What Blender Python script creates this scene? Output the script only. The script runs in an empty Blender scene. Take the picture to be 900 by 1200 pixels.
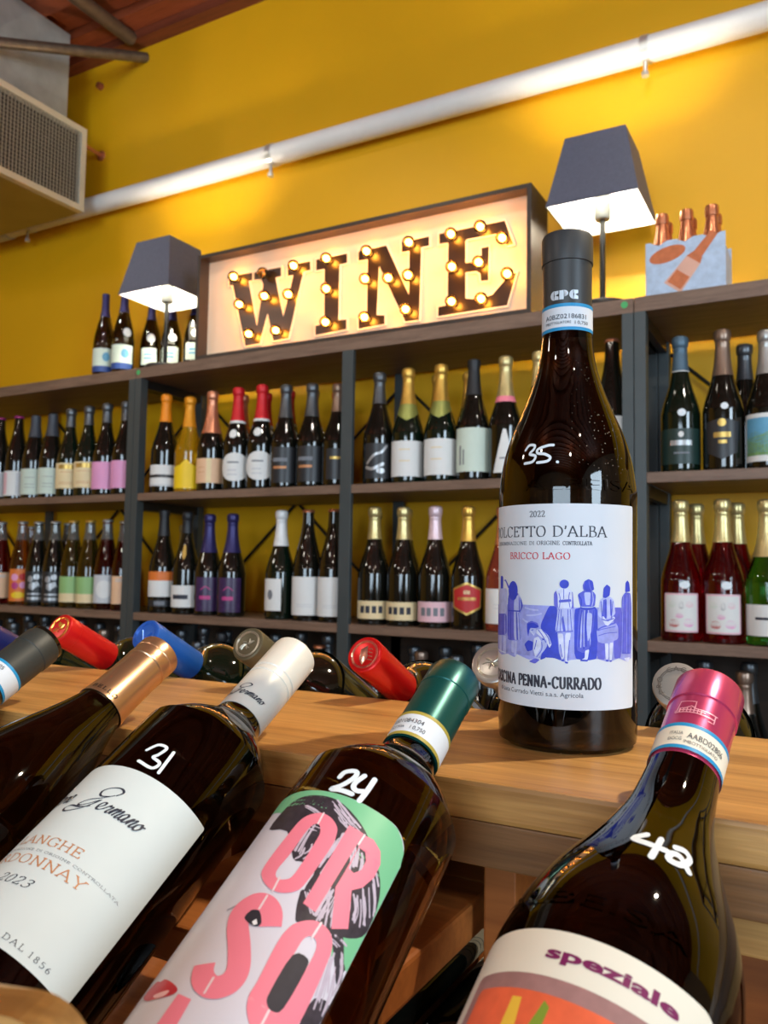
import bpy, bmesh, math, random
from mathutils import Vector, Matrix
from mathutils.geometry import tessellate_polygon

# ------------------------------------------------------------------ camera, world, lights, exposure
S = bpy.context.scene
COL = S.collection
cam_data = bpy.data.cameras.new('camera')
cam = bpy.data.objects.new('camera', cam_data)
COL.objects.link(cam)
right = Vector((0.87443987, 0.48485977, 0.01630715))
down = Vector((-0.01877029, 0.06740233, -0.9975493))
fwd = Vector((-0.48477066, 0.87199079, 0.06804024))
M = Matrix((right, -down, -fwd)).transposed().to_4x4()
M.translation = Vector((0, 0, 1.10))
cam.matrix_world = M
cam_data.sensor_fit = 'VERTICAL'
cam_data.sensor_height = 24.0
cam_data.lens = 24.0 * 966.44 / 1200.0
cam_data.clip_start = 0.02
cam_data.clip_end = 50
cam_data.dof.use_dof = True
cam_data.dof.focus_distance = 0.47
cam_data.dof.aperture_fstop = 12.0
S.camera = cam

S.view_settings.view_transform = 'Standard'
S.view_settings.look = 'None'
S.view_settings.gamma = 1.0
S.view_settings.use_curve_mapping = False
S.view_settings.exposure = 0.0

world = bpy.data.worlds.new('world')
S.world = world
world.use_nodes = True
world.node_tree.nodes['Background'].inputs[0].default_value = (0.75, 0.85, 1.0, 1)
world.node_tree.nodes['Background'].inputs[1].default_value = 0.3


def lamp(name, kind, loc, energy, color, size=0.05, target=None, spot=None, blend=0.4, size_y=None):
    d = bpy.data.lights.new(name, kind)
    d.energy = energy
    d.color = color
    if kind == 'AREA':
        d.shape = 'RECTANGLE'
        d.size = size
        d.size_y = size_y or size
    else:
        d.shadow_soft_size = size
    if kind == 'SPOT':
        d.spot_size = math.radians(spot)
        d.spot_blend = blend
    o = bpy.data.objects.new(name, d)
    COL.objects.link(o)
    o.location = loc
    if target is not None:
        o.rotation_euler = (Vector(target) - Vector(loc)).to_track_quat('-Z', 'Y').to_euler()
    return o


WARM = (1.0, 0.85, 0.64)
NEUT = (1.0, 0.90, 0.76)
DAY = (0.66, 0.84, 1.0)
# assumed ceiling spots over the counter, lights only, no track heads built
lamp('assumed_counter_spot', 'SPOT', (0.75, 1.30, 2.95), 200, WARM, 0.03, (-0.25, 0.78, 1.0), 32)
lamp('assumed_counter_spot', 'SPOT', (1.15, -0.75, 2.95), 14, WARM, 0.03, (-0.20, 0.40, 0.95), 55)
# added spots aimed at the shelves, no fixtures modelled
for x in (-2.9, -1.75, -0.6, 0.5):
    lamp('added_shelf_spot', 'SPOT', (x + 0.25, 0.95, 3.05), 26, NEUT, 0.035, (x, 2.25, 1.2), 85, 0.6)
# added point lights for room ambience, out of view
for x, y in ((-1.6, -1.6), (0.9, -2.0), (-3.6, -0.6)):
    lamp('added_room_light', 'POINT', (x, y, 2.85), 23, NEUT, 0.08)
# assumed window daylight: bare area lights, the walls have no openings
lamp('assumed_daylight', 'AREA', (0.6, -4.75, 1.7), 165, DAY, 2.6, (0.3, 0, 1.5), size_y=1.9)
lamp('assumed_daylight', 'AREA', (3.85, -1.2, 1.8), 150, DAY, 1.6, (0, 0.2, 1.3), size_y=1.8)

# ------------------------------------------------------------------ helpers
PI = math.pi


def tag(o, label=None, cat=None, group=None, kind=None):
    if label: o['label'] = label
    if cat: o['category'] = cat
    if group: o['group'] = group
    if kind: o['kind'] = kind
    return o


def empty(name, loc=(0, 0, 0), rot=None, label=None, cat=None, group=None, parent=None, mat=None):
    o = bpy.data.objects.new(name, None)
    o.empty_display_size = 0.02
    COL.objects.link(o)
    if mat is not None:
        o.matrix_world = mat
    else:
        o.location = loc
        if rot: o.rotation_euler = rot
    if parent: o.parent = parent
    tag(o, label, cat, group)
    return o


class MB:
    def __init__(s):
        s.v = []; s.f = []; s.m = []

    def add(s, verts, faces, mi=0):
        b = len(s.v)
        s.v += [tuple(p) for p in verts]
        s.f += [tuple(i + b for i in f) for f in faces]
        s.m += [mi] * len(faces)
        return s

    def box(s, x0, x1, y0, y1, z0, z1, mi=0):
        v = [(x, y, z) for z in (z0, z1) for y in (y0, y1) for x in (x0, x1)]
        return s.add(v, [(0, 2, 3, 1), (4, 5, 7, 6), (0, 1, 5, 4), (2, 6, 7, 3), (0, 4, 6, 2), (1, 3, 7, 5)], mi)

    def lathe(s, prof, n=32, mi=0, mat=None):
        vs = []; fs = []; rings = []
        for r, z in prof:
            if r < 1e-6:
                rings.append([len(vs)]); vs.append((0, 0, z))
            else:
                rings.append(list(range(len(vs), len(vs) + n)))
                vs += [(r * math.sin(2 * PI * i / n), -r * math.cos(2 * PI * i / n), z) for i in range(n)]
        for a, b in zip(rings, rings[1:]):
            for i in range(n):
                j = (i + 1) % n
                if len(a) == 1 and len(b) == 1: continue
                if len(a) == 1: fs.append((a[0], b[j], b[i]))
                elif len(b) == 1: fs.append((a[i], a[j], b[0]))
                else: fs.append((a[i], a[j], b[j], b[i]))
        if mat is not None: vs = [tuple(mat @ Vector(p)) for p in vs]
        return s.add(vs, fs, mi)

    def tube(s, pts, r, n=12, mi=0, caps=True):
        pts = [Vector(p) for p in pts]
        vs = []; fs = []
        prev = None
        for k, p in enumerate(pts):
            t = (pts[min(k + 1, len(pts) - 1)] - pts[max(k - 1, 0)]).normalized()
            if prev is None:
                u = t.orthogonal().normalized()
            else:
                u = (prev - t * prev.dot(t)).normalized()
            prev = u
            w = t.cross(u)
            rr = r[k] if isinstance(r, (list, tuple)) else r
            vs += [tuple(p + (u * math.cos(2 * PI * i / n) + w * math.sin(2 * PI * i / n)) * rr) for i in range(n)]
        for k in range(len(pts) - 1):
            for i in range(n):
                j = (i + 1) % n
                fs.append((k * n + i, k * n + j, (k + 1) * n + j, (k + 1) * n + i))
        if caps:
            fs.append(tuple(reversed(range(n)))); fs.append(tuple(range((len(pts) - 1) * n, len(pts) * n)))
        return s.add(vs, fs, mi)

    def prism(s, poly, y0, y1, mi=0):
        """outline in X, Z extruded along Y"""
        n = len(poly)
        tri = tessellate_polygon([[Vector((p[0], p[1], 0)) for p in poly]])
        v = [(p[0], y0, p[1]) for p in poly] + [(p[0], y1, p[1]) for p in poly]
        f = [tuple(t) for t in tri] + [tuple(i + n for i in reversed(t)) for t in tri]
        f += [(i, (i + 1) % n, (i + 1) % n + n, i + n) for i in range(n)]
        return s.add(v, f, mi)

    def mesh(s, name, mats, smooth=True, angle=35, bevel=0):
        me = bpy.data.meshes.new(name)
        me.from_pydata(s.v, [], s.f)
        mats = mats if isinstance(mats, (list, tuple)) else [mats]
        for m in mats: me.materials.append(m)
        if len(mats) > 1: me.polygons.foreach_set('material_index', s.m)
        bm = bmesh.new(); bm.from_mesh(me)
        if bevel:
            ed = [e for e in bm.edges if len(e.link_faces) == 2 and e.calc_face_angle(0) > 0.6]
            bmesh.ops.bevel(bm, geom=ed, offset=bevel, segments=2, affect='EDGES', profile=0.6)
        bmesh.ops.recalc_face_normals(bm, faces=bm.faces)
        bm.to_mesh(me); bm.free()
        if smooth:
            me.shade_smooth(); me.set_sharp_from_angle(angle=math.radians(angle))
        return me

    def build(s, name, mats, parent=None, smooth=True, angle=35, bevel=0):
        return link(name, s.mesh(name, mats, smooth, angle, bevel), parent)


def link(name, me, parent=None):
    o = bpy.data.objects.new(name, me)
    COL.objects.link(o)
    if parent: o.parent = parent
    return o


def cr(pts, k=6, closed=False):
    """Catmull-Rom through points"""
    if len(pts) < 3: 
        return [tuple(p) for p in pts] if len(pts) < 2 else [tuple(a + (b - a) * t / k for a, b in zip(pts[0], pts[1])) for t in range(k + 1)]
    out = []
    n = len(pts)
    for i in range(n if closed else n - 1):
        g = (lambda j: pts[j % n]) if closed else (lambda j: pts[max(0, min(n - 1, j))])
        p0, p1, p2, p3 = g(i - 1), g(i), g(i + 1), g(i + 2)
        for s_ in range(k):
            t = s_ / k
            out.append(tuple(0.5 * (2 * b + (c - a) * t + (2 * a - 5 * b + 4 * c - d) * t * t + (3 * b - a - 3 * c + d) * t ** 3)
                             for a, b, c, d in zip(p0, p1, p2, p3)))
    if not closed: out.append(tuple(pts[-1]))
    return out


def chaikin(l, cut=.12, it=2):
    l = [tuple(q) for q in l]
    for _ in range(it):
        o = []
        for i, a in enumerate(l):
            b = l[(i + 1) % len(l)]
            o += [(a[0] + (b[0] - a[0]) * cut, a[1] + (b[1] - a[1]) * cut), (a[0] + (b[0] - a[0]) * (1 - cut), a[1] + (b[1] - a[1]) * (1 - cut))]
        l = o
    return l


# ------------------------------------------------------------------ materials
MATS = {}


def mat(name, col, rough=0.5, metal=0.0, trans=0.0, coat=0.0, ior=1.5, emit=None, strength=0.0, vary=0.0, vscale=20.0, bump=0.0, bscale=60.0):
    if name in MATS: return MATS[name]
    m = bpy.data.materials.new(name)
    m.use_nodes = True
    nt = m.node_tree
    p = nt.nodes['Principled BSDF']
    p.inputs['Base Color'].default_value = (*col, 1)
    p.inputs['Roughness'].default_value = rough
    p.inputs['Metallic'].default_value = metal
    p.inputs['Transmission Weight'].default_value = trans
    p.inputs['IOR'].default_value = ior
    p.inputs['Coat Weight'].default_value = coat
    p.inputs['Coat Roughness'].default_value = 0.05
    if emit:
        p.inputs['Emission Color'].default_value = (*emit, 1)
        p.inputs['Emission Strength'].default_value = strength
    if vary or bump:
        tc = nt.nodes.new('ShaderNodeTexCoord')
        nz = nt.nodes.new('ShaderNodeTexNoise')
        nz.inputs['Scale'].default_value = vscale
        nz.inputs['Detail'].default_value = 4
        nt.links.new(tc.outputs['Object'], nz.inputs['Vector'])
        if vary:
            hsv = nt.nodes.new('ShaderNodeHueSaturation')
            hsv.inputs['Color'].default_value = (*col, 1)
            mr = nt.nodes.new('ShaderNodeMapRange')
            mr.inputs['From Min'].default_value = 0.3; mr.inputs['From Max'].default_value = 0.7
            mr.inputs['To Min'].default_value = 1 - vary; mr.inputs['To Max'].default_value = 1 + vary
            nt.links.new(nz.outputs['Fac'], mr.inputs['Value'])
            nt.links.new(mr.outputs[0], hsv.inputs['Value'])
            nt.links.new(hsv.outputs['Color'], p.inputs['Base Color'])
        if bump:
            n2 = nt.nodes.new('ShaderNodeTexNoise'); n2.inputs['Scale'].default_value = bscale
            nt.links.new(tc.outputs['Object'], n2.inputs['Vector'])
            b = nt.nodes.new('ShaderNodeBump'); b.inputs['Strength'].default_value = bump; b.inputs['Distance'].default_value = 0.01
            nt.links.new(n2.outputs['Fac'], b.inputs['Height'])
            nt.links.new(b.outputs['Normal'], p.inputs['Normal'])
    MATS[name] = m
    return m


def srgb(r, g, b):
    f = lambda c: (c / 255 / 12.92) if c <= 10 else ((c / 255 + 0.055) / 1.055) ** 2.4
    return (f(r), f(g), f(b))


def wood(name, c1, c2, rough=0.45, stretch=(1.2, 14, 14), scale=3.0, grain=0.6, bump=0.05):
    m = bpy.data.materials.new(name); m.use_nodes = True
    nt = m.node_tree; p = nt.nodes['Principled BSDF']
    tc = nt.nodes.new('ShaderNodeTexCoord'); mp = nt.nodes.new('ShaderNodeMapping')
    mp.inputs['Scale'].default_value = stretch
    nt.links.new(tc.outputs['Object'], mp.inputs['Vector'])
    n1 = nt.nodes.new('ShaderNodeTexNoise'); n1.inputs['Scale'].default_value = scale; n1.inputs['Detail'].default_value = 7; n1.inputs['Distortion'].default_value = 0.6
    n2 = nt.nodes.new('ShaderNodeTexNoise'); n2.inputs['Scale'].default_value = scale * 7; n2.inputs['Detail'].default_value = 3
    nt.links.new(mp.outputs[0], n1.inputs['Vector']); nt.links.new(mp.outputs[0], n2.inputs['Vector'])
    mx = nt.nodes.new('ShaderNodeMix'); mx.data_type = 'FLOAT'; mx.inputs[0].default_value = 0.3
    nt.links.new(n1.outputs['Fac'], mx.inputs[2]); nt.links.new(n2.outputs['Fac'], mx.inputs[3])
    rp = nt.nodes.new('ShaderNodeValToRGB')
    rp.color_ramp.elements[0].position = 0.5 - grain * 0.3; rp.color_ramp.elements[0].color = (*c1, 1)
    rp.color_ramp.elements[1].position = 0.5 + grain * 0.3; rp.color_ramp.elements[1].color = (*c2, 1)
    nt.links.new(mx.outputs[0], rp.inputs[0]); nt.links.new(rp.outputs[0], p.inputs['Base Color'])
    p.inputs['Roughness'].default_value = rough
    b = nt.nodes.new('ShaderNodeBump'); b.inputs['Strength'].default_value = bump; b.inputs['Distance'].default_value = 0.003
    nt.links.new(mx.outputs[0], b.inputs['Height']); nt.links.new(b.outputs['Normal'], p.inputs['Normal'])
    MATS[name] = m
    return m


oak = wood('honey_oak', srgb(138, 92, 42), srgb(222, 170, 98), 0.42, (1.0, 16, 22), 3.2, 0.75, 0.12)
oak_dark = wood('dark_oak', srgb(136, 74, 30), srgb(178, 106, 48), 0.5)  # darker orange oak of the posts, ledges and lower boards
laminate = wood('brown_laminate', srgb(100, 78, 64), srgb(138, 112, 94), 0.5, (1.5, 18, 18), 4)
plank = wood('ceiling_plank', srgb(120, 52, 24), srgb(165, 82, 44), 0.6, (1, 10, 10), 2)
floor_m = wood('floor_board', srgb(92, 66, 48), srgb(122, 92, 66), 0.4, (1, 10, 10), 1)
wall_y = mat('yellow_paint', srgb(234, 173, 2), 0.55, vary=0.06, vscale=1.5, bump=0.06, bscale=40)
wall_w = mat('pale_paint', srgb(196, 186, 170), 0.7, vary=0.05, vscale=2)
steel = mat('grey_steel', srgb(74, 82, 84), 0.45, 0.3, vary=0.05)
galv = mat('galvanised_steel', srgb(184, 188, 186), 0.42, 0.4, vary=0.16, vscale=9)
pvc = mat('white_pipe', srgb(236, 234, 230), 0.35, vary=0.02)
chrome = mat('bright_metal', srgb(224, 226, 224), 0.32, 0.7, vary=0.02)
rust = mat('rusty_conduit', srgb(118, 106, 92), 0.42, 0.7, vary=0.2, vscale=30)
copper = mat('copper', srgb(214, 140, 104), 0.3, 0.7, vary=0.05)
black = mat('black_metal', srgb(26, 25, 26), 0.4, 0.2, vary=0.05)
darkframe = mat('dark_sign_frame', srgb(64, 56, 50), 0.4, 0.2, vary=0.05)
panel_m = mat('cream_panel', srgb(240, 218, 188), 0.5, vary=0.01)
letter_m = mat('gloss_black_letter', srgb(34, 24, 16), 0.3, vary=0.02)
edge_m = mat('letter_trim', srgb(250, 236, 214), 0.5, vary=0.01)
shade_m = mat('grey_shade_cloth', srgb(84, 88, 106), 0.55, vary=0.08, vscale=120)
lining_m = mat('white_lining', srgb(206, 210, 206), 0.6, vary=0.01)
grille_m = mat('grille_wire', srgb(176, 168, 150), 0.5, 0.4, vary=0.04)
grille_back = mat('dark_grille_backing', srgb(70, 64, 56), 0.6, 0.2, vary=0.1)  # dark brown sheet behind the grille wires
white_ink = mat('chalk_marker', srgb(226, 236, 242), 0.5, vary=0.02)
paper = mat('label_paper', srgb(212, 220, 228), 0.6, vary=0.012, vscale=60)
cream = mat('cream_paper', srgb(230, 224, 206), 0.6, vary=0.012, vscale=60)
mint_paper = mat('cool_paper', srgb(204, 214, 214), 0.6, vary=0.012, vscale=60)
ink = mat('dark_ink', srgb(44, 48, 62), 0.6, vary=0.02)
grey_ink = mat('grey_ink', srgb(118, 124, 132), 0.6, vary=0.02)
red_ink = mat('red_ink', srgb(196, 36, 58), 0.6, vary=0.02)
copper_ink = mat('copper_ink', srgb(204, 140, 92), 0.45, 0.2, vary=0.03)
purple_ink = mat('purple_ink', srgb(120, 26, 84), 0.5, vary=0.03)
pink_ink = mat('pink_ink', srgb(240, 130, 150), 0.5, vary=0.02)


def bulb_glass():
    m = bpy.data.materials.new('amber_bulb_glass'); m.use_nodes = True
    nt = m.node_tree; nt.nodes.remove(nt.nodes['Principled BSDF'])
    t = nt.nodes.new('ShaderNodeBsdfTransparent'); t.inputs[0].default_value = (1.0, 0.74, 0.36, 1)
    g = nt.nodes.new('ShaderNodeBsdfGlossy'); g.inputs['Roughness'].default_value = 0.05
    f = nt.nodes.new('ShaderNodeFresnel'); f.inputs[0].default_value = 1.45
    nz = nt.nodes.new('ShaderNodeTexNoise'); nz.inputs['Scale'].default_value = 30
    b = nt.nodes.new('ShaderNodeBump'); b.inputs['Strength'].default_value = 0.02
    nt.links.new(nz.outputs['Fac'], b.inputs['Height']); nt.links.new(b.outputs[0], g.inputs['Normal'])
    mx = nt.nodes.new('ShaderNodeMixShader')
    nt.links.new(f.outputs[0], mx.inputs[0]); nt.links.new(t.outputs[0], mx.inputs[1]); nt.links.new(g.outputs[0], mx.inputs[2])
    nt.links.new(mx.outputs[0], nt.nodes['Material Output'].inputs['Surface'])
    return m


bulb_m = bulb_glass()
filament_m = mat('glowing_filament', (1, 0.8, 0.45), 0.5, emit=(1.0, 0.46, 0.10), strength=85)
frost_m = mat('glowing_lamp_bulb', (1, 1, 1), 0.5, emit=(1.0, 0.88, 0.70), strength=480)

# ------------------------------------------------------------------ decals: flat art wrapped on turned surfaces
SEQ = [0]


class Prof:
    def __init__(s, pts):
        s.p = pts

    def r(s, z):
        p = s.p
        for (r0, z0), (r1, z1) in zip(p, p[1:]):
            if z0 <= z <= z1 and z1 > z0:
                return r0 + (r1 - r0) * (z - z0) / (z1 - z0)
        return p[0][0] if z < p[0][1] else p[-1][0]


class Wrap:
    """collects shapes given in (u, h) millimetres; u is the arc at radius R0, h the height on the axis"""

    def __init__(s, prof, R0, off=0.0002, step=0.00003, edge=2.2):
        s.prof = prof; s.R0 = R0; s.off = off; s.step = step; s.edge = edge
        s.items = []

    def _layer(s, pts, layer):
        if layer is not None: return layer
        x0 = min(p[0] for p in pts); x1 = max(p[0] for p in pts); y0 = min(p[1] for p in pts); y1 = max(p[1] for p in pts)
        L = 0
        for b, l in s.items_bb:
            if not (x1 < b[0] or x0 > b[1] or y1 < b[2] or y0 > b[3]): L = max(L, l + 1)
        s.items_bb.append(((x0, x1, y0, y1), L))
        return L

    items_bb = None

    def tri(s, pts, faces, mi=0, layer=None):
        if s.items_bb is None: s.items_bb = []
        s.items.append((pts, faces, mi, s._layer(pts, layer)))
        return s

    def poly(s, loops, mi=0, layer=None, soft=0):
        if isinstance(loops[0][0], (int, float)): loops = [loops]
        if soft == 'round': loops = [chaikin(l) for l in loops]
        elif soft: loops = [cr([tuple(q) for q in l], soft, True) for l in loops]
        t = tessellate_polygon([[Vector((p[0], p[1], 0)) for p in l] for l in loops])
        return s.tri([tuple(p) for l in loops for p in l], [tuple(f) for f in t], mi, layer)

    def grid(s, u0, u1, h0, h1, rad=0.0, mi=0, layer=None, du=2.0):
        n = max(2, int((u1 - u0) / du)); us = [u0 + (u1 - u0) * i / n for i in range(n + 1)]
        if rad: us = sorted(set(us + [u0 + rad * k / 5 for k in range(6)] + [u1 - rad * k / 5 for k in range(6)]))
        m = max(1, int((h1 - h0) / 8)); pts = []; fs = []
        for u in us:
            d = min(u - u0, u1 - u); c = 0
            if rad and d < rad: c = rad - math.sqrt(max(0, rad * rad - (rad - d) ** 2))
            for j in range(m + 1):
                pts.append((u, h0 + c + (h1 - h0 - 2 * c) * j / m))
        for i in range(len(us) - 1):
            for j in range(m):
                a = i * (m + 1) + j; b = a + m + 1
                fs.append((a, b, b + 1, a + 1))
        return s.tri(pts, fs, mi, layer)

    def ribbon(s, pts, w, mi=0, smooth=True, layer=None, nib=None, caps=True, k=6):
        p = cr(pts, k) if smooth and len(pts) > 2 else cr(pts, 3) if len(pts) == 2 else [tuple(q) for q in pts]
        L = []; Rr = []
        for i, q in enumerate(p):
            a = p[max(0, i - 1)]; b = p[min(len(p) - 1, i + 1)]
            dx, dy = b[0] - a[0], b[1] - a[1]; d = math.hypot(dx, dy) or 1
            ww = w
            if nib:
                ww = nib[0] + (nib[1] - nib[0]) * abs(math.sin(math.atan2(dy, dx) - nib[2]))
            nx, ny = -dy / d * ww / 2, dx / d * ww / 2
            L.append((q[0] + nx, q[1] + ny)); Rr.append((q[0] - nx, q[1] - ny))
        n = len(p)
        pts2 = L + Rr
        fs = [(i, n + i, n + i + 1, i + 1) for i in range(n - 1)]
        if caps and not nib:
            for e in (0, n - 1):
                c = len(pts2); q = p[e]
                pts2 += [(q[0] + w / 2 * math.cos(2 * PI * t / 10), q[1] + w / 2 * math.sin(2 * PI * t / 10)) for t in range(10)]
                fs.append(tuple(range(c, c + 10)))
        return s.tri(pts2, fs, mi, layer)

    def serif(s, text, u, h, cap, width=None, mi=0, nib=(0.055, 0.155), sx=1.0, track=0.12, center=False, layer=None, shear=0.0):
        x = 0.0; strokes = []
        for ch in text:
            if ch == ' ': x += 0.42; continue
            g, adv = GLYPH.get(ch, GLYPH['I'])
            for smooth, st in g:
                strokes.append((smooth, [(a + x + shear * b, b) for a, b in st]))
            x += adv + track
        x -= track
        k = cap * sx if width is None else width / x
        u0 = u - x * k / 2 if center else u
        for smooth, st in strokes:
            s.ribbon([(u0 + a * k, h + b * cap) for a, b in st], cap * nib[1], mi, smooth, layer, (cap * nib[0], cap * nib[1], 0.25), k=4)
        return s

    def text(s, body, u, h, size, mi=0, layer=None, bold=0.0, width=None, center=False, sx=1.0, shear=0.0, rot=0.0):
        cu = bpy.data.curves.new('txt', 'FONT'); cu.body = body; cu.size = 1.0; cu.offset = bold; cu.shear = shear
        cu.resolution_u = 3
        o = bpy.data.objects.new('txt', cu); COL.objects.link(o)
        dg = bpy.context.evaluated_depsgraph_get(); dg.update()
        me = bpy.data.meshes.new_from_object(o.evaluated_get(dg))
        bpy.data.objects.remove(o); bpy.data.curves.remove(cu)
        xs = [v.co.x for v in me.vertices] or [0, 1]
        x0, x1 = min(xs), max(xs)
        kx = size * sx if width is None else width / (x1 - x0)
        ox = -(x0 + x1) / 2 if center else -x0
        c, sn = math.cos(rot), math.sin(rot)
        pts = []
        for v in me.vertices:
            a, b = (v.co.x + ox) * kx, v.co.y * size
            pts.append((u + a * c - b * sn, h + a * sn + b * c))
        fs = [tuple(p.vertices) for p in me.polygons]
        bpy.data.meshes.remove(me)
        if pts: s.tri(pts, fs, mi, layer)
        return s

    def build(s, name, mats, parent=None):
        bm = bmesh.new()
        lay = bm.verts.layers.float.new('lay')
        for pts, fs, mi, L in s.items:
            vs = [bm.verts.new((p[0], p[1], 0)) for p in pts]
            for v in vs: v[lay] = L
            for f in fs:
                if len(set(f)) < 3: continue
                try:
                    nf = bm.faces.new([vs[i] for i in f]); nf.material_index = mi
                except ValueError:
                    pass
        for it in range(7):
            ed = [e for e in bm.edges if abs(e.verts[0].co.x - e.verts[1].co.x) > s.edge or abs(e.verts[0].co.y - e.verts[1].co.y) > 9]
            if not ed: break
            bmesh.ops.subdivide_edges(bm, edges=ed, cuts=1)
            bmesh.ops.triangulate(bm, faces=[f for f in bm.faces if len(f.verts) > 4])
        for v in bm.verts:
            u, h = v.co.x / 1000, v.co.y / 1000
            r = s.prof.r(h) + s.off + s.step * v[lay]
            th = u / s.R0
            v.co = (r * math.sin(th), -r * math.cos(th), h)
        for f in bm.faces:
            c = f.calc_center_median(); f.normal_update()
            if f.normal.dot(Vector((c.x, c.y, 0))) < 0: f.normal_flip()
        me = bpy.data.meshes.new(name); bm.to_mesh(me); bm.free()
        for m in (mats if isinstance(mats, (list, tuple)) else [mats]): me.materials.append(m)
        me.shade_smooth()
        return link(name, me, parent)


def _g(spec, adv):
    out = []
    for st in spec.split('|'):
        sm = st.startswith('~')
        out.append((sm, [tuple(float(q) for q in p.split(',')) for p in st.lstrip('~').split()]))
    return out, adv


GLYPH = {
    'A': _g('.04,.02 .36,1|.36,1 .7,.02|.16,.34 .56,.34|-.06,.02 .14,.02|.56,.02 .82,.02', .76),
    'B': _g('.12,0 .12,1|~.12,.98 .36,.97 .48,.86 .44,.62 .3,.54 .12,.53|~.12,.53 .4,.52 .58,.36 .54,.1 .36,.02 .12,.02|0,.98 .14,.98|0,.02 .14,.02', .6),
    'C': _g('~.68,.8 .5,.97 .3,.97 .1,.78 .06,.5 .1,.22 .3,.03 .52,.03 .7,.2|.68,.97 .68,.74', .74),
    'D': _g('.12,0 .12,1|~.12,.98 .4,.97 .64,.8 .72,.5 .64,.2 .4,.03 .12,.02|0,.98 .14,.98|0,.02 .14,.02', .76),
    'E': _g('.12,0 .12,1|.0,.97 .52,.97|.12,.52 .42,.52|.0,.03 .56,.03|.52,.99 .52,.8|.42,.62 .42,.42|.56,.01 .58,.22', .58),
    'F': _g('.12,0 .12,1|.0,.97 .52,.97|.12,.5 .42,.5|.52,.99 .52,.8|0,.02 .26,.02', .54),
    'G': _g('~.68,.8 .5,.97 .3,.97 .1,.78 .06,.5 .1,.22 .3,.03 .52,.03 .68,.1|.68,.97 .68,.74|.68,.04 .68,.42|.54,.42 .8,.42', .78),
    'H': _g('.12,0 .12,1|.64,0 .64,1|.12,.52 .64,.52|0,.98 .24,.98|0,.02 .24,.02|.52,.98 .76,.98|.52,.02 .76,.02', .76),
    'I': _g('.12,0 .12,1|0,.98 .24,.98|0,.02 .24,.02', .24),
    'J': _g('~.16,1 .16,.2 .08,-.1 -.04,-.12|.04,.98 .28,.98', .26),
    'L': _g('.12,0 .12,1|0,.98 .26,.98|0,.03 .54,.03|.54,.01 .57,.26', .57),
    'M': _g('.1,0 .14,1|.14,1 .44,.06|.44,.06 .76,1|.76,1 .82,0|0,.02 .22,.02|.7,.02 .94,.02', .92),
    'N': _g('.12,0 .12,1|.1,1 .66,.02|.66,0 .66,1|0,.98 .16,.98|0,.02 .24,.02|.54,.98 .78,.98', .78),
    'O': _g('~.4,.98 .18,.9 .06,.5 .18,.1 .4,.02 .62,.1 .74,.5 .62,.9 .4,.98', .8),
    'P': _g('.12,0 .12,1|~.12,.98 .4,.97 .54,.76 .46,.52 .3,.46 .12,.46|0,.98 .14,.98|0,.02 .26,.02', .56),
    'R': _g('.12,0 .12,1|~.12,.98 .4,.97 .52,.76 .44,.54 .3,.5 .12,.5|.3,.5 .66,.02|0,.98 .14,.98|0,.02 .26,.02|.58,.02 .76,.02', .68),
    'S': _g('~.46,.8 .36,.97 .2,.97 .08,.8 .14,.6 .36,.44 .46,.24 .36,.04 .2,.02 .06,.2|.46,.96 .46,.76|.05,.04 .05,.26', .52),
    'T': _g('.32,0 .32,1|.0,.97 .64,.97|.0,.99 .0,.78|.64,.99 .64,.78|.2,.02 .44,.02', .64),
    'U': _g('~.12,1 .12,.3 .22,.06 .4,.02 .56,.1 .62,.3 .62,1|0,.98 .24,.98|.52,.98 .74,.98', .74),
    'V': _g('.06,1 .38,0|.38,0 .7,1|-.04,.98 .18,.98|.58,.98 .8,.98', .76),
    'Y': _g('.06,1 .36,.48|.36,.48 .68,1|.36,.5 .36,0|-.04,.98 .18,.98|.56,.98 .78,.98|.24,.02 .48,.02', .74),
    'Z': _g('.04,.97 .56,.97|.56,.97 .04,.03|.04,.03 .58,.03|.04,.99 .04,.8|.58,.01 .6,.24', .6),
    "'": _g('.1,1.02 .1,.84|.1,.84 .04,.7', .14),
    '-': _g('.0,.44 .4,.44|.0,.38 .4,.38|.0,.32 .4,.32', .42),
    '.': _g('.02,.08 .16,.08|.02,.02 .16,.02', .18),
    '0': _g('~.26,.98 .12,.88 .05,.5 .12,.12 .26,.02 .4,.12 .47,.5 .4,.88 .26,.98', .52),
    '1': _g('.2,0 .2,1|.06,.84 .2,.98|.06,.02 .34,.02', .4),
    '2': _g('~.06,.74 .1,.92 .24,.98 .4,.92 .44,.74 .34,.46 .06,.04|.06,.04 .48,.04|.48,.02 .5,.2', .52),
    '3': _g('~.06,.84 .2,.98 .38,.92 .42,.74 .34,.58 .2,.54|~.2,.54 .4,.48 .46,.26 .36,.06 .18,.02 .05,.14', .5),
    '5': _g('.12,.96 .44,.96|.12,.96 .1,.54|~.1,.54 .28,.6 .44,.48 .46,.26 .34,.06 .16,.02 .05,.12', .5),
    '6': _g('~.4,.96 .2,.8 .08,.5 .08,.22 .2,.04 .36,.06 .46,.24 .4,.46 .24,.54 .1,.4', .5),
    '8': _g('~.26,.98 .12,.88 .12,.66 .26,.54 .42,.4 .44,.14 .26,.02 .08,.14 .1,.4 .26,.54 .4,.66 .4,.88 .26,.98', .52),
}

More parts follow.
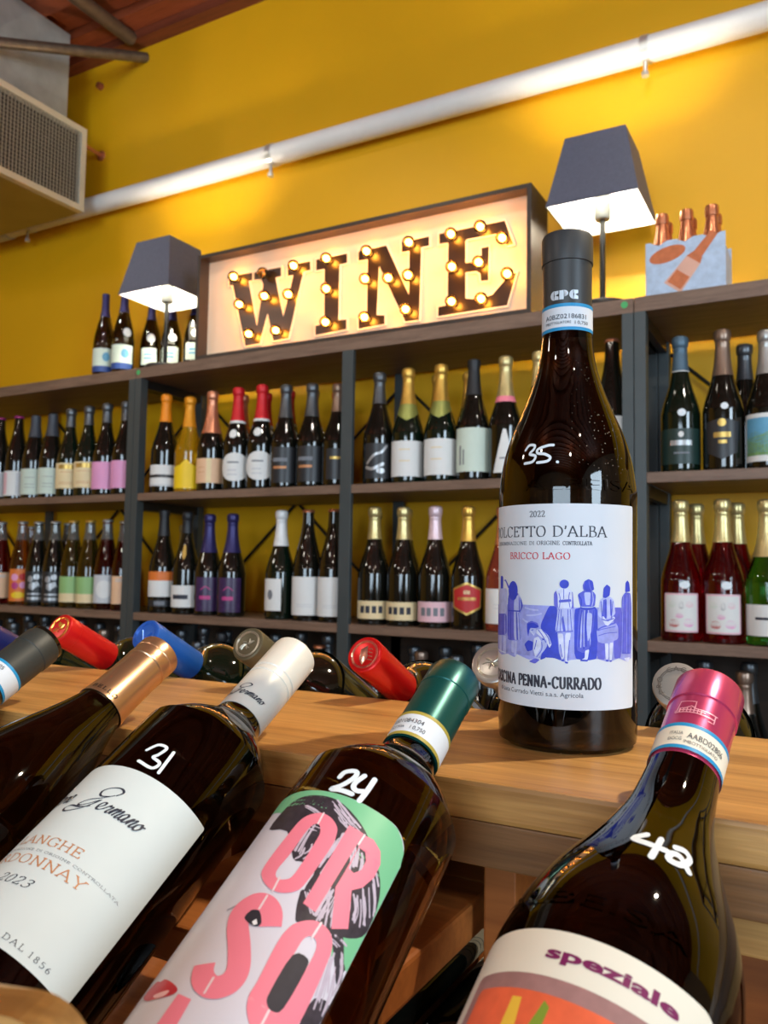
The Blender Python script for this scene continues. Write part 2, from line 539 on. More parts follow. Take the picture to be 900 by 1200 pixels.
# outlines, measured in metres on the sign and in millimetres on the labels
SIGN = {'letters':[[[-1.7244,2.0394],[-1.629,2.0349],[-1.6282,2.0096],[-1.6424,2.0091],[-1.6057,1.8604],[-1.5853,1.9886],[-1.5941,2.0069],[-1.6215,2.0099],[-1.6224,2.0345],[-1.5162,2.0344],[-1.5153,2.0043],[-1.5369,2.0031],[-1.5034,1.8766],[-1.4699,2.0003],[-1.4913,2.0004],[-1.4923,2.0358],[-1.4064,2.0344],[-1.4056,2.0062],[-1.431,2.0038],[-1.4814,1.8028],[-1.5411,1.8022],[-1.5641,1.8916],[-1.5922,1.7997],[-1.6501,1.7986],[-1.7084,2.0044],[-1.7232,2.0066]],[[-1.3858,2.0354],[-1.2739,2.0354],[-1.2733,2.0066],[-1.3003,2.0048],[-1.3,1.8362],[-1.2723,1.8343],[-1.2716,1.804],[-1.3826,1.8003],[-1.3834,1.83],[-1.3518,1.8303],[-1.3546,2.001],[-1.3848,2.0008]],[[-1.2355,2.0352],[-1.141,2.0359],[-1.0649,1.8786],[-1.0656,2.0052],[-1.0906,2.0059],[-1.0911,2.0367],[-1.0026,2.0375],[-1.0022,2.0097],[-1.0271,2.0093],[-1.0306,1.8002],[-1.0757,1.8014],[-1.1635,1.977],[-1.1691,1.8336],[-1.1427,1.8287],[-1.1422,1.8029],[-1.2304,1.7996],[-1.231,1.8283],[-1.2027,1.8295],[-1.2034,2.0044],[-1.2349,2.006]],[[-0.9721,2.039],[-0.7771,2.0388],[-0.7519,1.9692],[-0.7696,1.9678],[-0.8007,2.0058],[-0.8862,2.007],[-0.8911,2.0021],[-0.8905,1.9414],[-0.8516,1.9406],[-0.8438,1.9498],[-0.844,1.9754],[-0.8216,1.976],[-0.8226,1.8814],[-0.845,1.8827],[-0.847,1.9038],[-0.8575,1.9125],[-0.8902,1.9138],[-0.8895,1.8418],[-0.8598,1.8351],[-0.8115,1.8406],[-0.776,1.8752],[-0.7643,1.8893],[-0.7427,1.8891],[-0.7685,1.8047],[-0.9722,1.8024],[-0.9725,1.8291],[-0.9439,1.8309],[-0.9441,2.0076],[-0.9717,2.009]]],'bulbs':[[-1.6851,2.0221],[-1.6589,1.9286],[-1.6179,1.8277],[-1.5605,1.941],[-1.5128,1.8256],[-1.4688,1.9325],[-1.4519,2.0193],[-1.3326,2.0217],[-1.3303,1.9289],[-1.3307,1.8276],[-1.1933,2.0194],[-1.1965,1.9375],[-1.1962,1.8239],[-1.1196,1.9284],[-1.0553,2.0207],[-1.0558,1.9261],[-1.0622,1.8292],[-0.9249,2.0205],[-0.9207,1.9276],[-0.9208,1.8308],[-0.838,2.0245],[-0.842,1.9271],[-0.8339,1.8255],[-0.7751,1.9822],[-0.7604,1.8822]],'off':[-1.5686,2.0154]}
ART = {'picture':[['wall',[[-60.34,53.53],[-47.18,51.33],[-39.01,52.67],[-32.38,51.39],[-30.25,53.29],[-21.6,50.96],[-11.76,52.9],[-6.99,52.96],[-0.53,50.72],[1.75,52.2],[6.79,52.81],[11.46,51.95],[11.94,52.89],[17.33,52.89],[22.58,51.42],[25.99,51.79],[31.0,53.01],[37.69,51.02],[43.03,52.57],[43.29,80.99],[27.29,81.24],[4.01,81.05],[-9.67,81.6],[-28.44,81.61],[-41.38,81.01],[-60.33,80.15]]],['dark',[[-9.67,81.51],[-5.18,81.56],[-5.16,67.56],[-4.21,55.91],[-2.59,51.79],[-6.99,52.96],[-11.76,52.9],[-13.77,64.79],[-14.54,70.89]]],['dark',[[4.01,80.02],[7.24,81.03],[16.86,81.15],[17.1,70.38],[16.57,53.03],[11.46,52.19],[4.03,52.97]]],['mid',[[27.29,81.15],[33.57,81.09],[33.07,53.16],[27.19,52.92]]],['mid',[[16.85,70.38],[21.52,61.01],[21.5,52.6],[16.62,53.03]]],['dark',[[-49.92,97.17],[-47.5,97.66],[-45.18,96.98],[-45.51,84.93],[-50.0,84.76]]],['light',[[-53.44,89.73],[-39.46,90.61],[-40.27,75.72],[-54.07,74.94]]],['mid',[[-55.97,74.83],[-40.27,75.72],[-39.92,63.4],[-60.38,61.74]]],['light',[[-52.45,62.38],[-47.11,62.81],[-46.89,51.86],[-51.22,53.67]]],['light',[[-44.34,62.54],[-40.41,62.87],[-41.0,52.22],[-44.43,52.61]]],['mid',[[-44.49,94.98],[-41.57,95.64],[-37.16,91.17],[-38.69,90.39],[-41.77,94.29]]],['mid',[[-38.94,87.16],[-29.83,88.21],[-27.16,84.67],[-25.76,80.86],[-28.08,76.88],[-29.07,77.8],[-26.88,61.52],[-39.49,60.48]]],['light',[[-33.02,83.94],[-29.14,87.5],[-28.94,78.29],[-27.2,61.74],[-32.83,61.05]]],['mid2',[[-31.28,77.19],[-30.3,77.25],[-29.29,61.43],[-30.66,61.32]]],['dark',[[-29.83,89.33],[-30.18,86.89],[-31.22,84.9],[-32.79,83.75],[-34.65,83.67],[-36.45,84.69],[-37.79,86.61],[-38.31,89.06],[-37.84,91.54],[-36.54,93.55],[-34.76,94.69],[-32.89,94.73],[-31.29,93.68],[-30.22,91.75]]],['light',[[-35.16,60.36],[-32.75,60.57],[-32.99,53.75],[-35.1,54.03]]],['light',[[-32.23,60.61],[-30.03,60.79],[-30.8,52.03],[-32.53,52.34]]],['dark',[[-10.8,58.84],[-8.18,59.22],[-11.51,52.69],[-14.72,51.28],[-13.73,55.36]]],['dark',[[-24.84,59.28],[-22.22,61.87],[-18.91,61.15],[-19.43,56.37],[-22.76,55.39]]],['pale',[[-16.57,68.18],[-13.78,68.47],[-9.86,65.0],[-8.18,60.39],[-9.36,58.21],[-11.79,62.54],[-15.79,65.14],[-17.08,66.01]]],['light',[[-14.26,61.93],[-10.82,63.07],[-10.71,58.84],[-16.5,51.38],[-18.44,52.18]]],['pale',[[-18.49,63.08],[-15.78,64.29],[-14.16,61.93],[-14.34,58.14],[-17.55,52.72],[-18.79,56.89]]],['mid',[[-21.71,50.0],[-17.81,52.13],[-14.72,51.52],[-17.8,49.01]]],['light',[[-21.8,68.01],[-17.88,69.15],[-16.57,67.47],[-18.29,64.75],[-20.68,66.03]]],['dark',[[-22.96,71.15],[-20.05,72.74],[-16.33,71.75],[-15.4,69.43],[-17.88,68.72],[-20.58,68.9],[-21.4,67.18],[-22.12,63.55],[-22.94,67.79]]],['light',[[-4.72,80.35],[2.96,80.56],[3.47,67.76],[-6.46,66.94]]],['mid2',[[-2.86,74.68],[-1.94,76.59],[-0.55,67.74],[-1.93,67.59]]],['mid',[[-6.98,88.68],[-5.43,90.51],[-4.5,88.74],[-4.81,80.35],[-6.96,81.6]]],['mid',[[1.94,89.36],[3.18,89.62],[3.78,80.49],[2.64,80.46]]],['pale',[[-5.9,90.36],[-3.58,91.59],[0.56,91.68],[2.86,89.85],[2.78,80.56],[-4.72,80.35],[-4.96,87.32]]],['mid2',[[-4.26,84.98],[2.18,85.61],[2.41,84.21],[-4.26,83.47]]],['pale',[[-2.52,92.32],[-0.22,92.37],[-0.03,90.64],[-2.7,90.58]]],['dark',[[1.2,93.81],[0.95,92.73],[0.24,91.84],[-0.79,91.34],[-1.94,91.32],[-2.97,91.78],[-3.69,92.63],[-3.95,93.71],[-3.7,94.8],[-2.98,95.68],[-1.94,96.19],[-0.8,96.21],[0.23,95.75],[0.95,94.89]]],['pale',[[-4.78,66.41],[-1.93,66.52],[-1.27,53.71],[-2.73,52.02],[-4.08,60.59]]],['pale',[[-0.92,66.88],[2.28,67.22],[0.92,58.45],[0.47,50.76],[-0.9,51.4]]],['mid2',[[7.01,81.02],[15.61,81.14],[14.61,70.37],[12.18,58.23],[8.64,56.1],[5.17,57.88],[6.09,74.92]]],['light',[[11.0,78.51],[13.79,77.84],[13.68,69.43],[11.37,61.95],[10.62,70.33]]],['light',[[7.62,78.69],[8.41,78.71],[7.8,59.1],[7.06,59.09]]],['dark',[[9.11,78.72],[10.15,78.73],[9.58,58.2],[8.73,58.19]]],['mid2',[[5.76,88.26],[9.11,90.43],[14.39,90.04],[15.97,87.94],[15.36,81.51],[7.24,81.4]]],['light',[[9.21,89.4],[13.02,89.55],[12.53,82.51],[10.15,82.48]]],['dark',[[8.41,93.01],[9.58,95.61],[11.72,96.82],[14.15,95.68],[14.98,90.99],[12.92,89.79],[10.06,90.07]]],['pale',[[9.81,57.51],[12.18,58.33],[11.22,52.41],[7.16,52.21],[9.67,53.56]]],['light',[[18.3,85.15],[20.5,86.81],[24.93,87.15],[27.42,85.17],[28.64,77.59],[23.19,74.81],[19.42,75.06],[16.96,76.93]]],['mid2',[[20.23,85.39],[22.56,85.97],[22.75,75.05],[19.68,75.15]]],['mid2',[[24.64,85.64],[25.63,85.78],[25.95,76.91],[24.9,76.45]]],['wall',[[16.24,68.97],[19.41,70.84],[28.49,73.2],[30.54,70.24],[30.52,63.53],[20.45,61.39],[16.99,62.35]]],['mid2',[[16.24,68.97],[19.41,70.84],[28.49,73.2],[28.74,72.4],[19.67,70.09],[16.54,68.27]]],['pale',[[18.75,76.0],[20.48,76.47],[23.19,73.17],[27.27,76.33],[28.31,75.38],[23.3,71.06],[21.54,71.68]]],['dark',[[20.62,91.99],[22.69,93.99],[25.06,92.4],[24.47,87.76],[21.84,86.34],[20.07,86.71]]],['pale',[[21.25,61.48],[23.5,61.54],[23.7,53.26],[22.04,52.36]]],['pale',[[24.29,61.8],[26.98,61.84],[25.76,51.94],[24.26,52.31]]],['mid2',[[33.46,86.8],[36.69,89.64],[42.18,89.12],[43.41,81.86],[43.16,54.86],[32.24,55.46],[33.4,74.91]]],['dark',[[36.97,94.92],[38.87,96.36],[40.91,94.92],[41.88,90.09],[36.61,89.55]]],['mid',[[36.25,83.43],[37.48,83.41],[36.49,55.82],[34.93,55.9]]],['pale',[[35.29,52.95],[41.57,53.15],[39.62,50.51],[37.53,51.03]]]],'lines':[['mid2',0.45,[[-30.78,76.98],[-30.0,69.38],[-29.5,61.8]]],['mid2',0.45,[[-29.07,76.83],[-28.35,69.25],[-27.91,61.68]]],['dark',0.6,[[-35.73,76.96],[-36.24,61.0]]],['dark',0.6,[[-38.0,86.21],[-38.36,61.07]]],['dark',0.7,[[-38.83,77.53],[-28.08,77.75]]],['light',0.6,[[-29.14,87.5],[-27.66,83.19],[-27.76,77.38]]],['dark',0.5,[[-27.48,84.17],[-26.76,80.81],[-28.08,77.12]]],['mid2',0.5,[[-50.96,74.86],[-51.49,62.71]]],['dark',0.5,[[-46.16,75.13],[-46.02,67.39],[-45.67,63.18]]],['light',0.5,[[-42.62,75.09],[-42.23,63.46]]],['mid2',0.4,[[-4.02,79.81],[-4.7,73.68],[-5.39,67.79]]],['mid2',0.4,[[-2.96,79.84],[-3.25,73.73],[-3.54,67.86]]],['mid2',0.4,[[0.58,79.94],[0.65,73.85],[0.73,68.01]]],['mid2',0.4,[[1.81,79.97],[2.23,73.9],[2.65,68.07]]],['mid2',0.5,[[-6.32,67.19],[-1.47,67.7],[3.38,67.95]]],['dark',0.35,[[-1.59,91.17],[-1.68,85.52]]],['mid2',0.4,[[-4.27,88.75],[-3.57,85.47],[-3.98,80.75]]],['mid2',0.4,[[1.48,89.35],[1.03,85.58],[1.72,80.91]]],['mid2',0.5,[[-3.52,60.61],[-2.46,53.66]]],['mid2',0.4,[[1.51,63.13],[0.38,51.92]]],['dark',0.9,[[-2.82,51.78],[-1.36,52.08]]],['dark',0.9,[[-0.9,50.93],[0.61,50.62]]],['dark',0.5,[[8.08,79.64],[7.13,70.27],[6.55,59.54]]],['dark',0.5,[[10.62,79.68],[10.38,70.33],[10.52,59.61]]],['light',0.5,[[11.71,79.69],[12.16,70.35],[13.0,59.63]]],['light',0.5,[[9.58,79.66],[9.2,70.31],[9.2,59.59]]],['dark',0.5,[[14.77,79.72],[13.68,70.36],[13.0,59.63]]],['dark',0.9,[[7.15,81.02],[11.0,80.15],[15.61,81.23]]],['dark',0.5,[[6.08,88.04],[7.8,85.25],[7.48,81.5]]],['light',0.4,[[13.9,89.56],[14.38,85.35],[13.64,81.82]]],['mid',0.6,[[9.58,95.14],[8.88,92.31],[9.58,89.97]]],['mid',0.5,[[11.96,96.12],[12.44,92.83],[13.41,90.5]]],['dark',0.9,[[7.34,52.22],[11.22,52.09]]],['dark',0.4,[[18.92,84.68],[19.3,79.75],[19.68,75.15]]],['dark',0.4,[[21.57,84.69],[21.69,79.75],[21.82,75.15]]],['dark',0.4,[[26.57,84.7],[26.08,79.74],[25.59,75.12]]],['dark',0.5,[[19.42,74.83],[22.64,74.02],[27.27,75.2]]],['mid2',0.4,[[17.1,68.51],[20.46,69.44],[28.48,70.75]]],['mid2',0.4,[[17.35,65.7],[22.62,67.08],[29.75,67.42]]],['mid2',0.5,[[30.42,73.07],[31.87,65.48],[30.65,63.62]]],['dark',0.8,[[22.04,52.13],[23.69,51.86]]],['dark',0.8,[[24.37,51.7],[25.88,51.8]]],['wall',0.4,[[34.72,88.22],[34.08,73.0],[33.45,55.97]]],['wall',0.4,[[38.37,88.19],[38.05,72.89],[37.73,55.76]]],['wall',0.4,[[41.15,88.17],[41.18,72.78],[41.19,55.56]]],['pale',0.5,[[-20.57,67.23],[-18.29,64.75]]],['mid2',0.5,[[-15.8,67.98],[-13.27,64.82],[-11.3,61.16]]],['mid2',0.5,[[-13.53,68.11],[-10.34,64.5],[-8.89,60.35]]],['mid2',0.5,[[-18.09,56.94],[-16.81,62.24]]],['mid2',0.4,[[-13.76,61.48],[-13.74,57.24],[-16.77,52.78]]],['mid',0.7,[[-22.27,71.43],[-18.96,72.09],[-16.07,70.82]]],['dark',0.4,[[-20.02,67.5],[-18.67,67.91]]],['pale',0.7,[[-57.15,53.85],[-41.01,52.96]]],['light',0.9,[[-24.66,79.94],[-20.08,79.05],[-15.84,78.9]]],['light',0.9,[[-23.45,75.67],[-18.44,76.02],[-13.81,77.09]]],['light',0.9,[[-25.84,73.62],[-24.02,72.38],[-22.28,71.9]]]],'orso':{'hair':[[-18.09,155.12],[-16.58,166.51],[-11.04,171.33],[-1.96,172.57],[6.22,172.1],[14.52,168.97],[22.62,164.54],[32.29,156.48],[37.44,150.35],[39.94,144.04],[40.71,138.14],[40.11,131.28],[32.63,125.15],[17.71,120.64],[14.75,128.42],[13.72,133.64],[13.48,140.34],[7.38,141.36],[3.51,141.72],[-6.12,152.91]],'face':[[-52,162],[-16.51,154.73],[-6.12,152.91],[3.51,141.72],[10.43,138.77],[13.72,133.64],[14.75,128.42],[17.71,120.64],[17.78,122.55],[28.62,124.03]],'hair2':[[28.54,125.98],[33.19,126.59],[40.34,115.93],[39.97,111.96],[35.03,117.34]],'hair3':[[34.49,95.57],[35.01,103.66],[40.88,105.53],[40.77,97.33],[35.84,93.66]],'O1':[[[2.12,163.83],[6.87,163.71],[11.62,160.96],[13.39,157.58],[14.19,151.48],[13.17,134.6],[11.33,129.71],[7.06,127.11],[2.08,127.42],[-2.89,130.48],[-5.66,135.78],[-4.48,152.56],[-2.8,160.12]],[[4.46,158.89],[2.26,155.3],[1.66,143.43],[0.65,135.14],[2.36,132.15],[5.48,132.35],[7.7,135.98],[7.84,152.04],[7.05,156.46]]],'Rst':[[[15.8,163.51],[22.11,163.39],[21.26,126.69],[16.08,127.17]]],'Rb':[[[22.86,158.83],[22.96,163.06],[26.52,163.73],[30.82,161.65],[33.25,157.32],[33.42,151.22],[31.43,145.04],[28.48,141.38],[33.97,129.32],[28.81,125.25],[22.94,138.65],[23.08,143.88],[23.02,150.88]],[[23.0,157.26],[26.0,157.24],[27.86,154.6],[28.03,150.27],[26.13,147.46],[23.62,147.76],[23.39,152.06]]],'O2':[[[18.91,121.44],[23.24,124.33],[28.54,124.17],[31.76,121.02],[33.16,114.93],[34.42,98.04],[33.58,89.97],[28.96,83.52],[23.93,83.32],[18.73,87.36],[16.5,91.94],[16.42,97.11],[15.48,110.83],[16.34,117.47]],[[22.41,116.8],[25.06,119.13],[27.6,116.42],[27.97,108.26],[27.74,94.91],[25.43,92.06],[22.52,92.91],[21.51,96.72],[22.11,109.73]]],'S':[[10.53,114.55],[8.18,119.01],[4.16,121.25],[-0.14,120.59],[-2.8,116.55],[-0.76,111.4],[4.73,104.32],[8.64,98.03],[9.15,93.7],[7.23,90.57],[4.1,89.17],[0.42,90.24],[-1.89,92.57],[-3.07,95.31]],'L':[[[-5.5,84.03],[0.46,83.48],[1.35,73.95],[-5.87,72.09]]],'dark2':[[21.91,110.06],[26.7,111.98],[27.97,108.26],[27.74,94.91],[25.43,92.06],[22.52,92.91],[21.51,96.72]],'lips':[[-25.39,83.78],[-22.79,88.25],[-19.12,87.95],[-16.45,88.62],[-7.46,85.73],[-8.58,82.97],[-18.76,80.93]],'lips2':[[-17.07,82.74],[-10.86,84.69],[-10.84,82.76],[-14.47,81.77]],'eye':[[0.28,114.18],[0.66,117.05],[1.9,118.02],[4.22,117.96],[7.04,114.48],[6.21,112.65],[3.58,112.67]],'eye2':[[3.71,113.72],[4.66,115.06],[6.02,113.57],[5.13,112.63]],'brow':[[-8.93,116.12],[-6.58,117.77],[-4.01,119.79]],'gaps':[[[4.28,164.28],[4.68,158.96]],[[3.39,132.47],[4.03,126.63]],[[22.66,163.13],[22.47,158.27]],[[3.19,124.41],[3.39,118.91]],[[3.06,91.96],[3.32,86.64]],[[24.84,124.75],[24.57,118.59]],[[24.18,91.64],[24.39,86.84]]],'streaks':[[[6.89,170.81],[13.36,166.88],[20.1,163.69]],[[9.02,169.15],[12.28,167.0],[15.81,164.78]],[[12.48,164.85],[13.34,163.67],[15.12,162.9]],[[14.71,157.38],[15.18,151.37],[14.65,145.41]],[[15.22,154.86],[15.24,148.64],[14.91,142.02]],[[-3.83,167.1],[-0.05,165.82],[3.47,164.52]],[[22.86,126.36],[22.46,131.54],[22.86,136.91]],[[24.3,126.59],[23.62,132.03],[23.22,138.43]],[[32.99,133.26],[32.04,136.73],[30.29,140.06]],[[36.11,134.24],[34.16,138.47],[31.78,142.1]],[[38.85,136.95],[35.89,140.67],[33.27,145.04]],[[40.0,139.96],[37.22,144.37],[33.81,148.93]],[[22.44,155.92],[24.45,152.69],[25.92,148.61]],[[24.96,155.96],[26.18,153.15],[27.09,150.41]],[[3.83,156.26],[4.1,149.93],[4.57,143.42]],[[1.66,157.08],[3.66,157.25],[5.94,156.99]],[[6.01,143.05],[6.69,145.31],[6.21,147.67]],[[37.14,148.36],[35.18,150.68],[33.25,152.83]],[[34.54,120.78],[37.65,115.66],[40.0,110.17]],[[33.45,118.0],[35.08,110.41],[36.55,103.08]],[[36.26,115.49],[38.55,109.49],[40.09,103.19]],[[29.44,122.67],[31.97,122.89],[33.9,122.7]],[[16.76,131.32],[19.67,128.39],[22.49,125.63]],[[22.65,136.27],[24.42,130.62],[26.29,125.3]]],'black':[[[14.04,130.82],[15.5,125.82],[17.48,121.36]],[[30.11,125.17],[31.47,124.48],[33.45,124.32]],[[34.1,122.38],[36.24,119.73],[39.06,117.72]]]},'n24':[[[1.16,183.64],[2.02,186.68],[5.59,188.42],[7.26,187.3],[6.82,184.28],[4.03,179.5],[0.84,176.76],[5.23,177.21],[10.03,177.06]],[[10.56,187.67],[8.8,182.92],[9.21,180.4],[11.17,179.47],[14.24,180.59]],[[15.01,187.9],[14.8,181.19],[14.17,175.57]]],'n31':[[[5.26,168.17],[8.26,172.9],[12.94,172.93],[12.04,167.88],[10.82,165.49],[15.55,164.0],[14.05,159.92],[6.17,160.99]],[[17.11,172.48],[18.29,159.55]]],'n35':[[[-27.41,170.49],[-25.02,173.13],[-20.9,172.77],[-21.13,170.5],[-23.72,167.87],[-19.32,166.39],[-20.98,163.18],[-26.48,162.49]],[[-8.27,172.25],[-11.93,172.15],[-18.04,170.27],[-17.98,167.99],[-13.18,167.12],[-9.8,165.01],[-11.72,162.89],[-17.7,162.4]],[[-5.59,162.27],[-5.26,162.21]]],'n42':[[[6.84,193.78],[2.2,189.2],[10.05,188.51],[17.53,188.75]],[[13.69,194.08],[12.23,182.0]],[[20.87,193.23],[25.67,194.32],[28.24,191.43],[24.55,185.83],[20.47,184.56],[18.51,185.61],[19.89,189.08],[23.82,189.41],[27.74,184.33]]]}

# ------------------------------------------------------------------ the room
def struct(name, mb, m, **k):
    return tag(mb.build(name, m, None, **k), kind='structure')


struct('floor', MB().box(-6, 4, -5, 2.36, -0.1, 0), floor_m, smooth=False)
struct('wall_back', MB().box(-6.1, 4.1, 2.36, 2.5, 0, 3.5), wall_y, smooth=False)
struct('wall_left', MB().box(-6.14, -6, -5, 2.36, 0, 3.5), wall_y, smooth=False)
struct('wall_right', MB().box(4, 4.14, -5, 2.36, 0, 3.5), wall_w, smooth=False)
struct('wall_front', MB().box(-6.1, 4.1, -5.14, -5, 0, 3.5), wall_w, smooth=False)
cb = MB()
cb.box(-6, 4, -5, 2.36, 3.34, 3.5)
y = 2.36
k = 0
while y > -4.9:                                    # boards running along the wall, every second one lower
    cb.box(-6, 4, y - 0.142, y - 0.004, 3.30 if k % 2 else 3.262, 3.345)
    y -= 0.142; k += 1
struct('ceiling', cb, plank, smooth=False)
struct('trim_1', MB().box(-6, 4, 2.30, 2.36, 3.225, 3.262), wood('trim_wood', srgb(92, 40, 22), srgb(130, 62, 36), 0.55), smooth=False)

# ------------------------------------------------------------------ steel and laminate shelving along the back wall
YF, YB = 2.0, 2.33
shade_board = wood('painted_shade_board', srgb(46, 34, 24), srgb(66, 48, 34), 0.6, (1.5, 14, 14), 4)  # board colour kept dark to stand for shade on the lowest tier
TOPZ = (1.764, 1.337, 0.941, 0.545, 0.15)


def shelf_unit(x0, x1, mids, label):
    t = empty('shelf_unit', ((x0 + x1) / 2, (YF + YB) / 2, 0), label=label, cat='shelving', group='steel shelving units')
    ox, oy = (x0 + x1) / 2, (YF + YB) / 2
    pw = 0.027

    def P(mb): 
        mb.v = [(a - ox, b - oy, c) for a, b, c in mb.v]; return mb
    P(MB().box(x0, x1, YF, YB, 1.727, 1.764)).build('shelf_board', laminate, t, smooth=False, bevel=0.0015)
    for z in TOPZ[1:]:
        P(MB().box(x0 + pw, x1 - pw, YF, YB, z - 0.025, z)).build('shelf_board', laminate, t, smooth=False, bevel=0.0012)
    P(MB().box(x0 + pw, x1 - pw, YB - 0.012, YB - 0.004, 0.545, 0.915)).build('back_panel', shade_board, t, smooth=False)  # added sheet, its dark colour stands in for shade on the wall
    xs = [(x0, x0 + pw), (x1 - pw, x1)]
    for a, b in xs:
        P(MB().box(a, b, YF - 0.002, YF + 0.03, 0, 1.727)).build('post', steel, t, smooth=False, bevel=0.001)
        P(MB().box(a, b, YB - 0.03, YB, 0, 1.727)).build('post', steel, t, smooth=False, bevel=0.001)
        for z in TOPZ:
            zz = z - 0.037 if z > 1.7 else z - 0.025
            P(MB().box(a + 0.004, b - 0.004, YF + 0.03, YB - 0.03, zz - 0.03, zz)).build('side_rail', black, t, smooth=False)
    for m in mids:
        P(MB().box(m - 0.0185, m + 0.0185, YF - 0.003, YF + 0.012, 0, 1.727)).build('centre_post', steel, t, smooth=False, bevel=0.001)
        P(MB().box(m - 0.0185, m + 0.0185, YB - 0.012, YB + 0.003, 0, 1.727)).build('centre_post', steel, t, smooth=False, bevel=0.001)
    ed = [x0 + pw] + list(mids) + [x1 - pw]
    for a, b in zip(ed, ed[1:]):
        for za, zb in ((0.95, 1.70), (0.18, 0.91)):
            for s in (0, 1):
                z0, z1 = (za, zb) if s else (zb, za)
                P(MB().tube([(a, YB + 0.008 + 0.007 * s, z0), (b, YB + 0.008 + 0.007 * s, z1)], 0.005, 8)).build('cross_brace', black, t)
    return t


def sticker(x, z, parent):
    m = MB().lathe([(0, 0), (0.0085, 0), (0.0085, 0.0004), (0, 0.0004)], 20, mat=Matrix.Rotation(PI / 2, 4, 'X'))
    o = m.build('sticker', mat('green_sticker', srgb(74, 176, 104), 0.5, vary=0.02), parent)
    o.location = (x - parent.location.x, YF - 0.0002 - parent.location.y, z)
    o['label'] = 'round green sticker'


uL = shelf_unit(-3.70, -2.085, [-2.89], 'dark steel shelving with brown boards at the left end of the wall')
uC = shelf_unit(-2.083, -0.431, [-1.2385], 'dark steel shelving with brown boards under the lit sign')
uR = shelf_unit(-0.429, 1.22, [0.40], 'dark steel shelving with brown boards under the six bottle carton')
sticker(-2.072, 1.748, uC)
sticker(-0.452, 1.749, uC)

# ------------------------------------------------------------------ WINE marquee sign
SX, SY = -1.2575, 2.07
sg = empty('marquee_sign', (SX, SY, 1.764), label='black framed marquee sign reading WINE in lit bulbs on the top shelf', cat='sign')


def loc(mb, ox, oy, oz=0.0):
    mb.v = [(a - ox, b - oy, c - oz) for a, b, c in mb.v]
    return mb


fr = MB()
X0, X1, Z0, Z1, Y0, Y1 = -1.825, -0.690, 1.764, 2.110, 2.002, 2.140
fr.box(X0, X0 + 0.012, Y0, Y1, Z0, Z1); fr.box(X1 - 0.012, X1, Y0, Y1, Z0, Z1)
fr.box(X0 + 0.012, X1 - 0.012, Y0, Y1, Z1 - 0.012, Z1); fr.box(X0 + 0.012, X1 - 0.012, Y0, Y1, Z0, Z0 + 0.012)
loc(fr, SX, SY, 1.764).build('frame', darkframe, sg, smooth=False, bevel=0.001)
loc(MB().box(X0 + 0.012, X1 - 0.012, 2.046, 2.056, Z0 + 0.012, Z1 - 0.012), SX, SY, 1.764).build('panel', panel_m, sg, smooth=False)
for poly_ in SIGN['letters']:
    L = loc(MB().prism(poly_, 2.041, 2.046), SX, SY, 1.764).build('letter', letter_m, sg, smooth=False)
    # thin raised cream rim round each letter
    pts = [Vector(p) for p in poly_]; n = len(pts); rim = MB()
    area = sum(pts[i].x * pts[(i + 1) % n].y - pts[(i + 1) % n].x * pts[i].y for i in range(n))
    sgn = 1 if area > 0 else -1
    outp = []
    for i in range(n):
        a, b, c = pts[i - 1], pts[i], pts[(i + 1) % n]
        n1 = Vector(((b - a).y, -(b - a).x)).normalized() * sgn; n2 = Vector(((c - b).y, -(c - b).x)).normalized() * sgn
        q = (n1 + n2); q = q / max(0.45, q.length_squared / 2 if q.length > 0.1 else 1)
        outp.append(b + q * 0.004)
    for i in range(n):
        j = (i + 1) % n
        vs = [(pts[i].x, yy, pts[i].y) for yy in (2.0395, 2.046)] + [(pts[j].x, yy, pts[j].y) for yy in (2.0395, 2.046)]
        vs += [(outp[i].x, yy, outp[i].y) for yy in (2.0395, 2.046)] + [(outp[j].x, yy, outp[j].y) for yy in (2.0395, 2.046)]
        rim.add(vs, [(0, 1, 3, 2), (4, 6, 7, 5), (0, 2, 6, 4)])
    loc(rim, SX, SY, 1.764).build('letter_rim', edge_m, L, smooth=False)
RX = Matrix.Rotation(PI / 2, 4, 'X')                   # turned along -Y, out of the panel
globe = MB().lathe([(0.006, 0.0), (0.008, 0.004), (0.0145, 0.010), (0.018, 0.018), (0.018, 0.024), (0.0148, 0.033), (0.008, 0.0395), (0, 0.041)], 20, mat=RX).mesh('bulb', bulb_m)
sock = MB().lathe([(0, -0.004), (0.009, -0.004), (0.009, 0.001), (0, 0.001)], 16, mat=RX).mesh('socket', black)
fil = MB().lathe([(0, 0.009), (0.005, 0.011), (0.0088, 0.017), (0.0088, 0.023), (0.006, 0.029), (0, 0.033)], 12, mat=RX).mesh('filament', filament_m)
for i, (x, z) in enumerate(SIGN['bulbs'] + [SIGN['off']]):
    b = link('bulb', globe, sg); b.location = (x - SX, 2.037 - SY, z - 1.764)
    link('socket', sock, b)
    if i < len(SIGN['bulbs']):
        link('filament', fil, b)
    else:
        b['label'] = 'unlit bulb'
        d = MB().lathe([(0, 0.008), (0.002, 0.01), (0.0028, 0.02), (0, 0.028)], 10, mat=RX)
        d.build('filament', chrome, b)


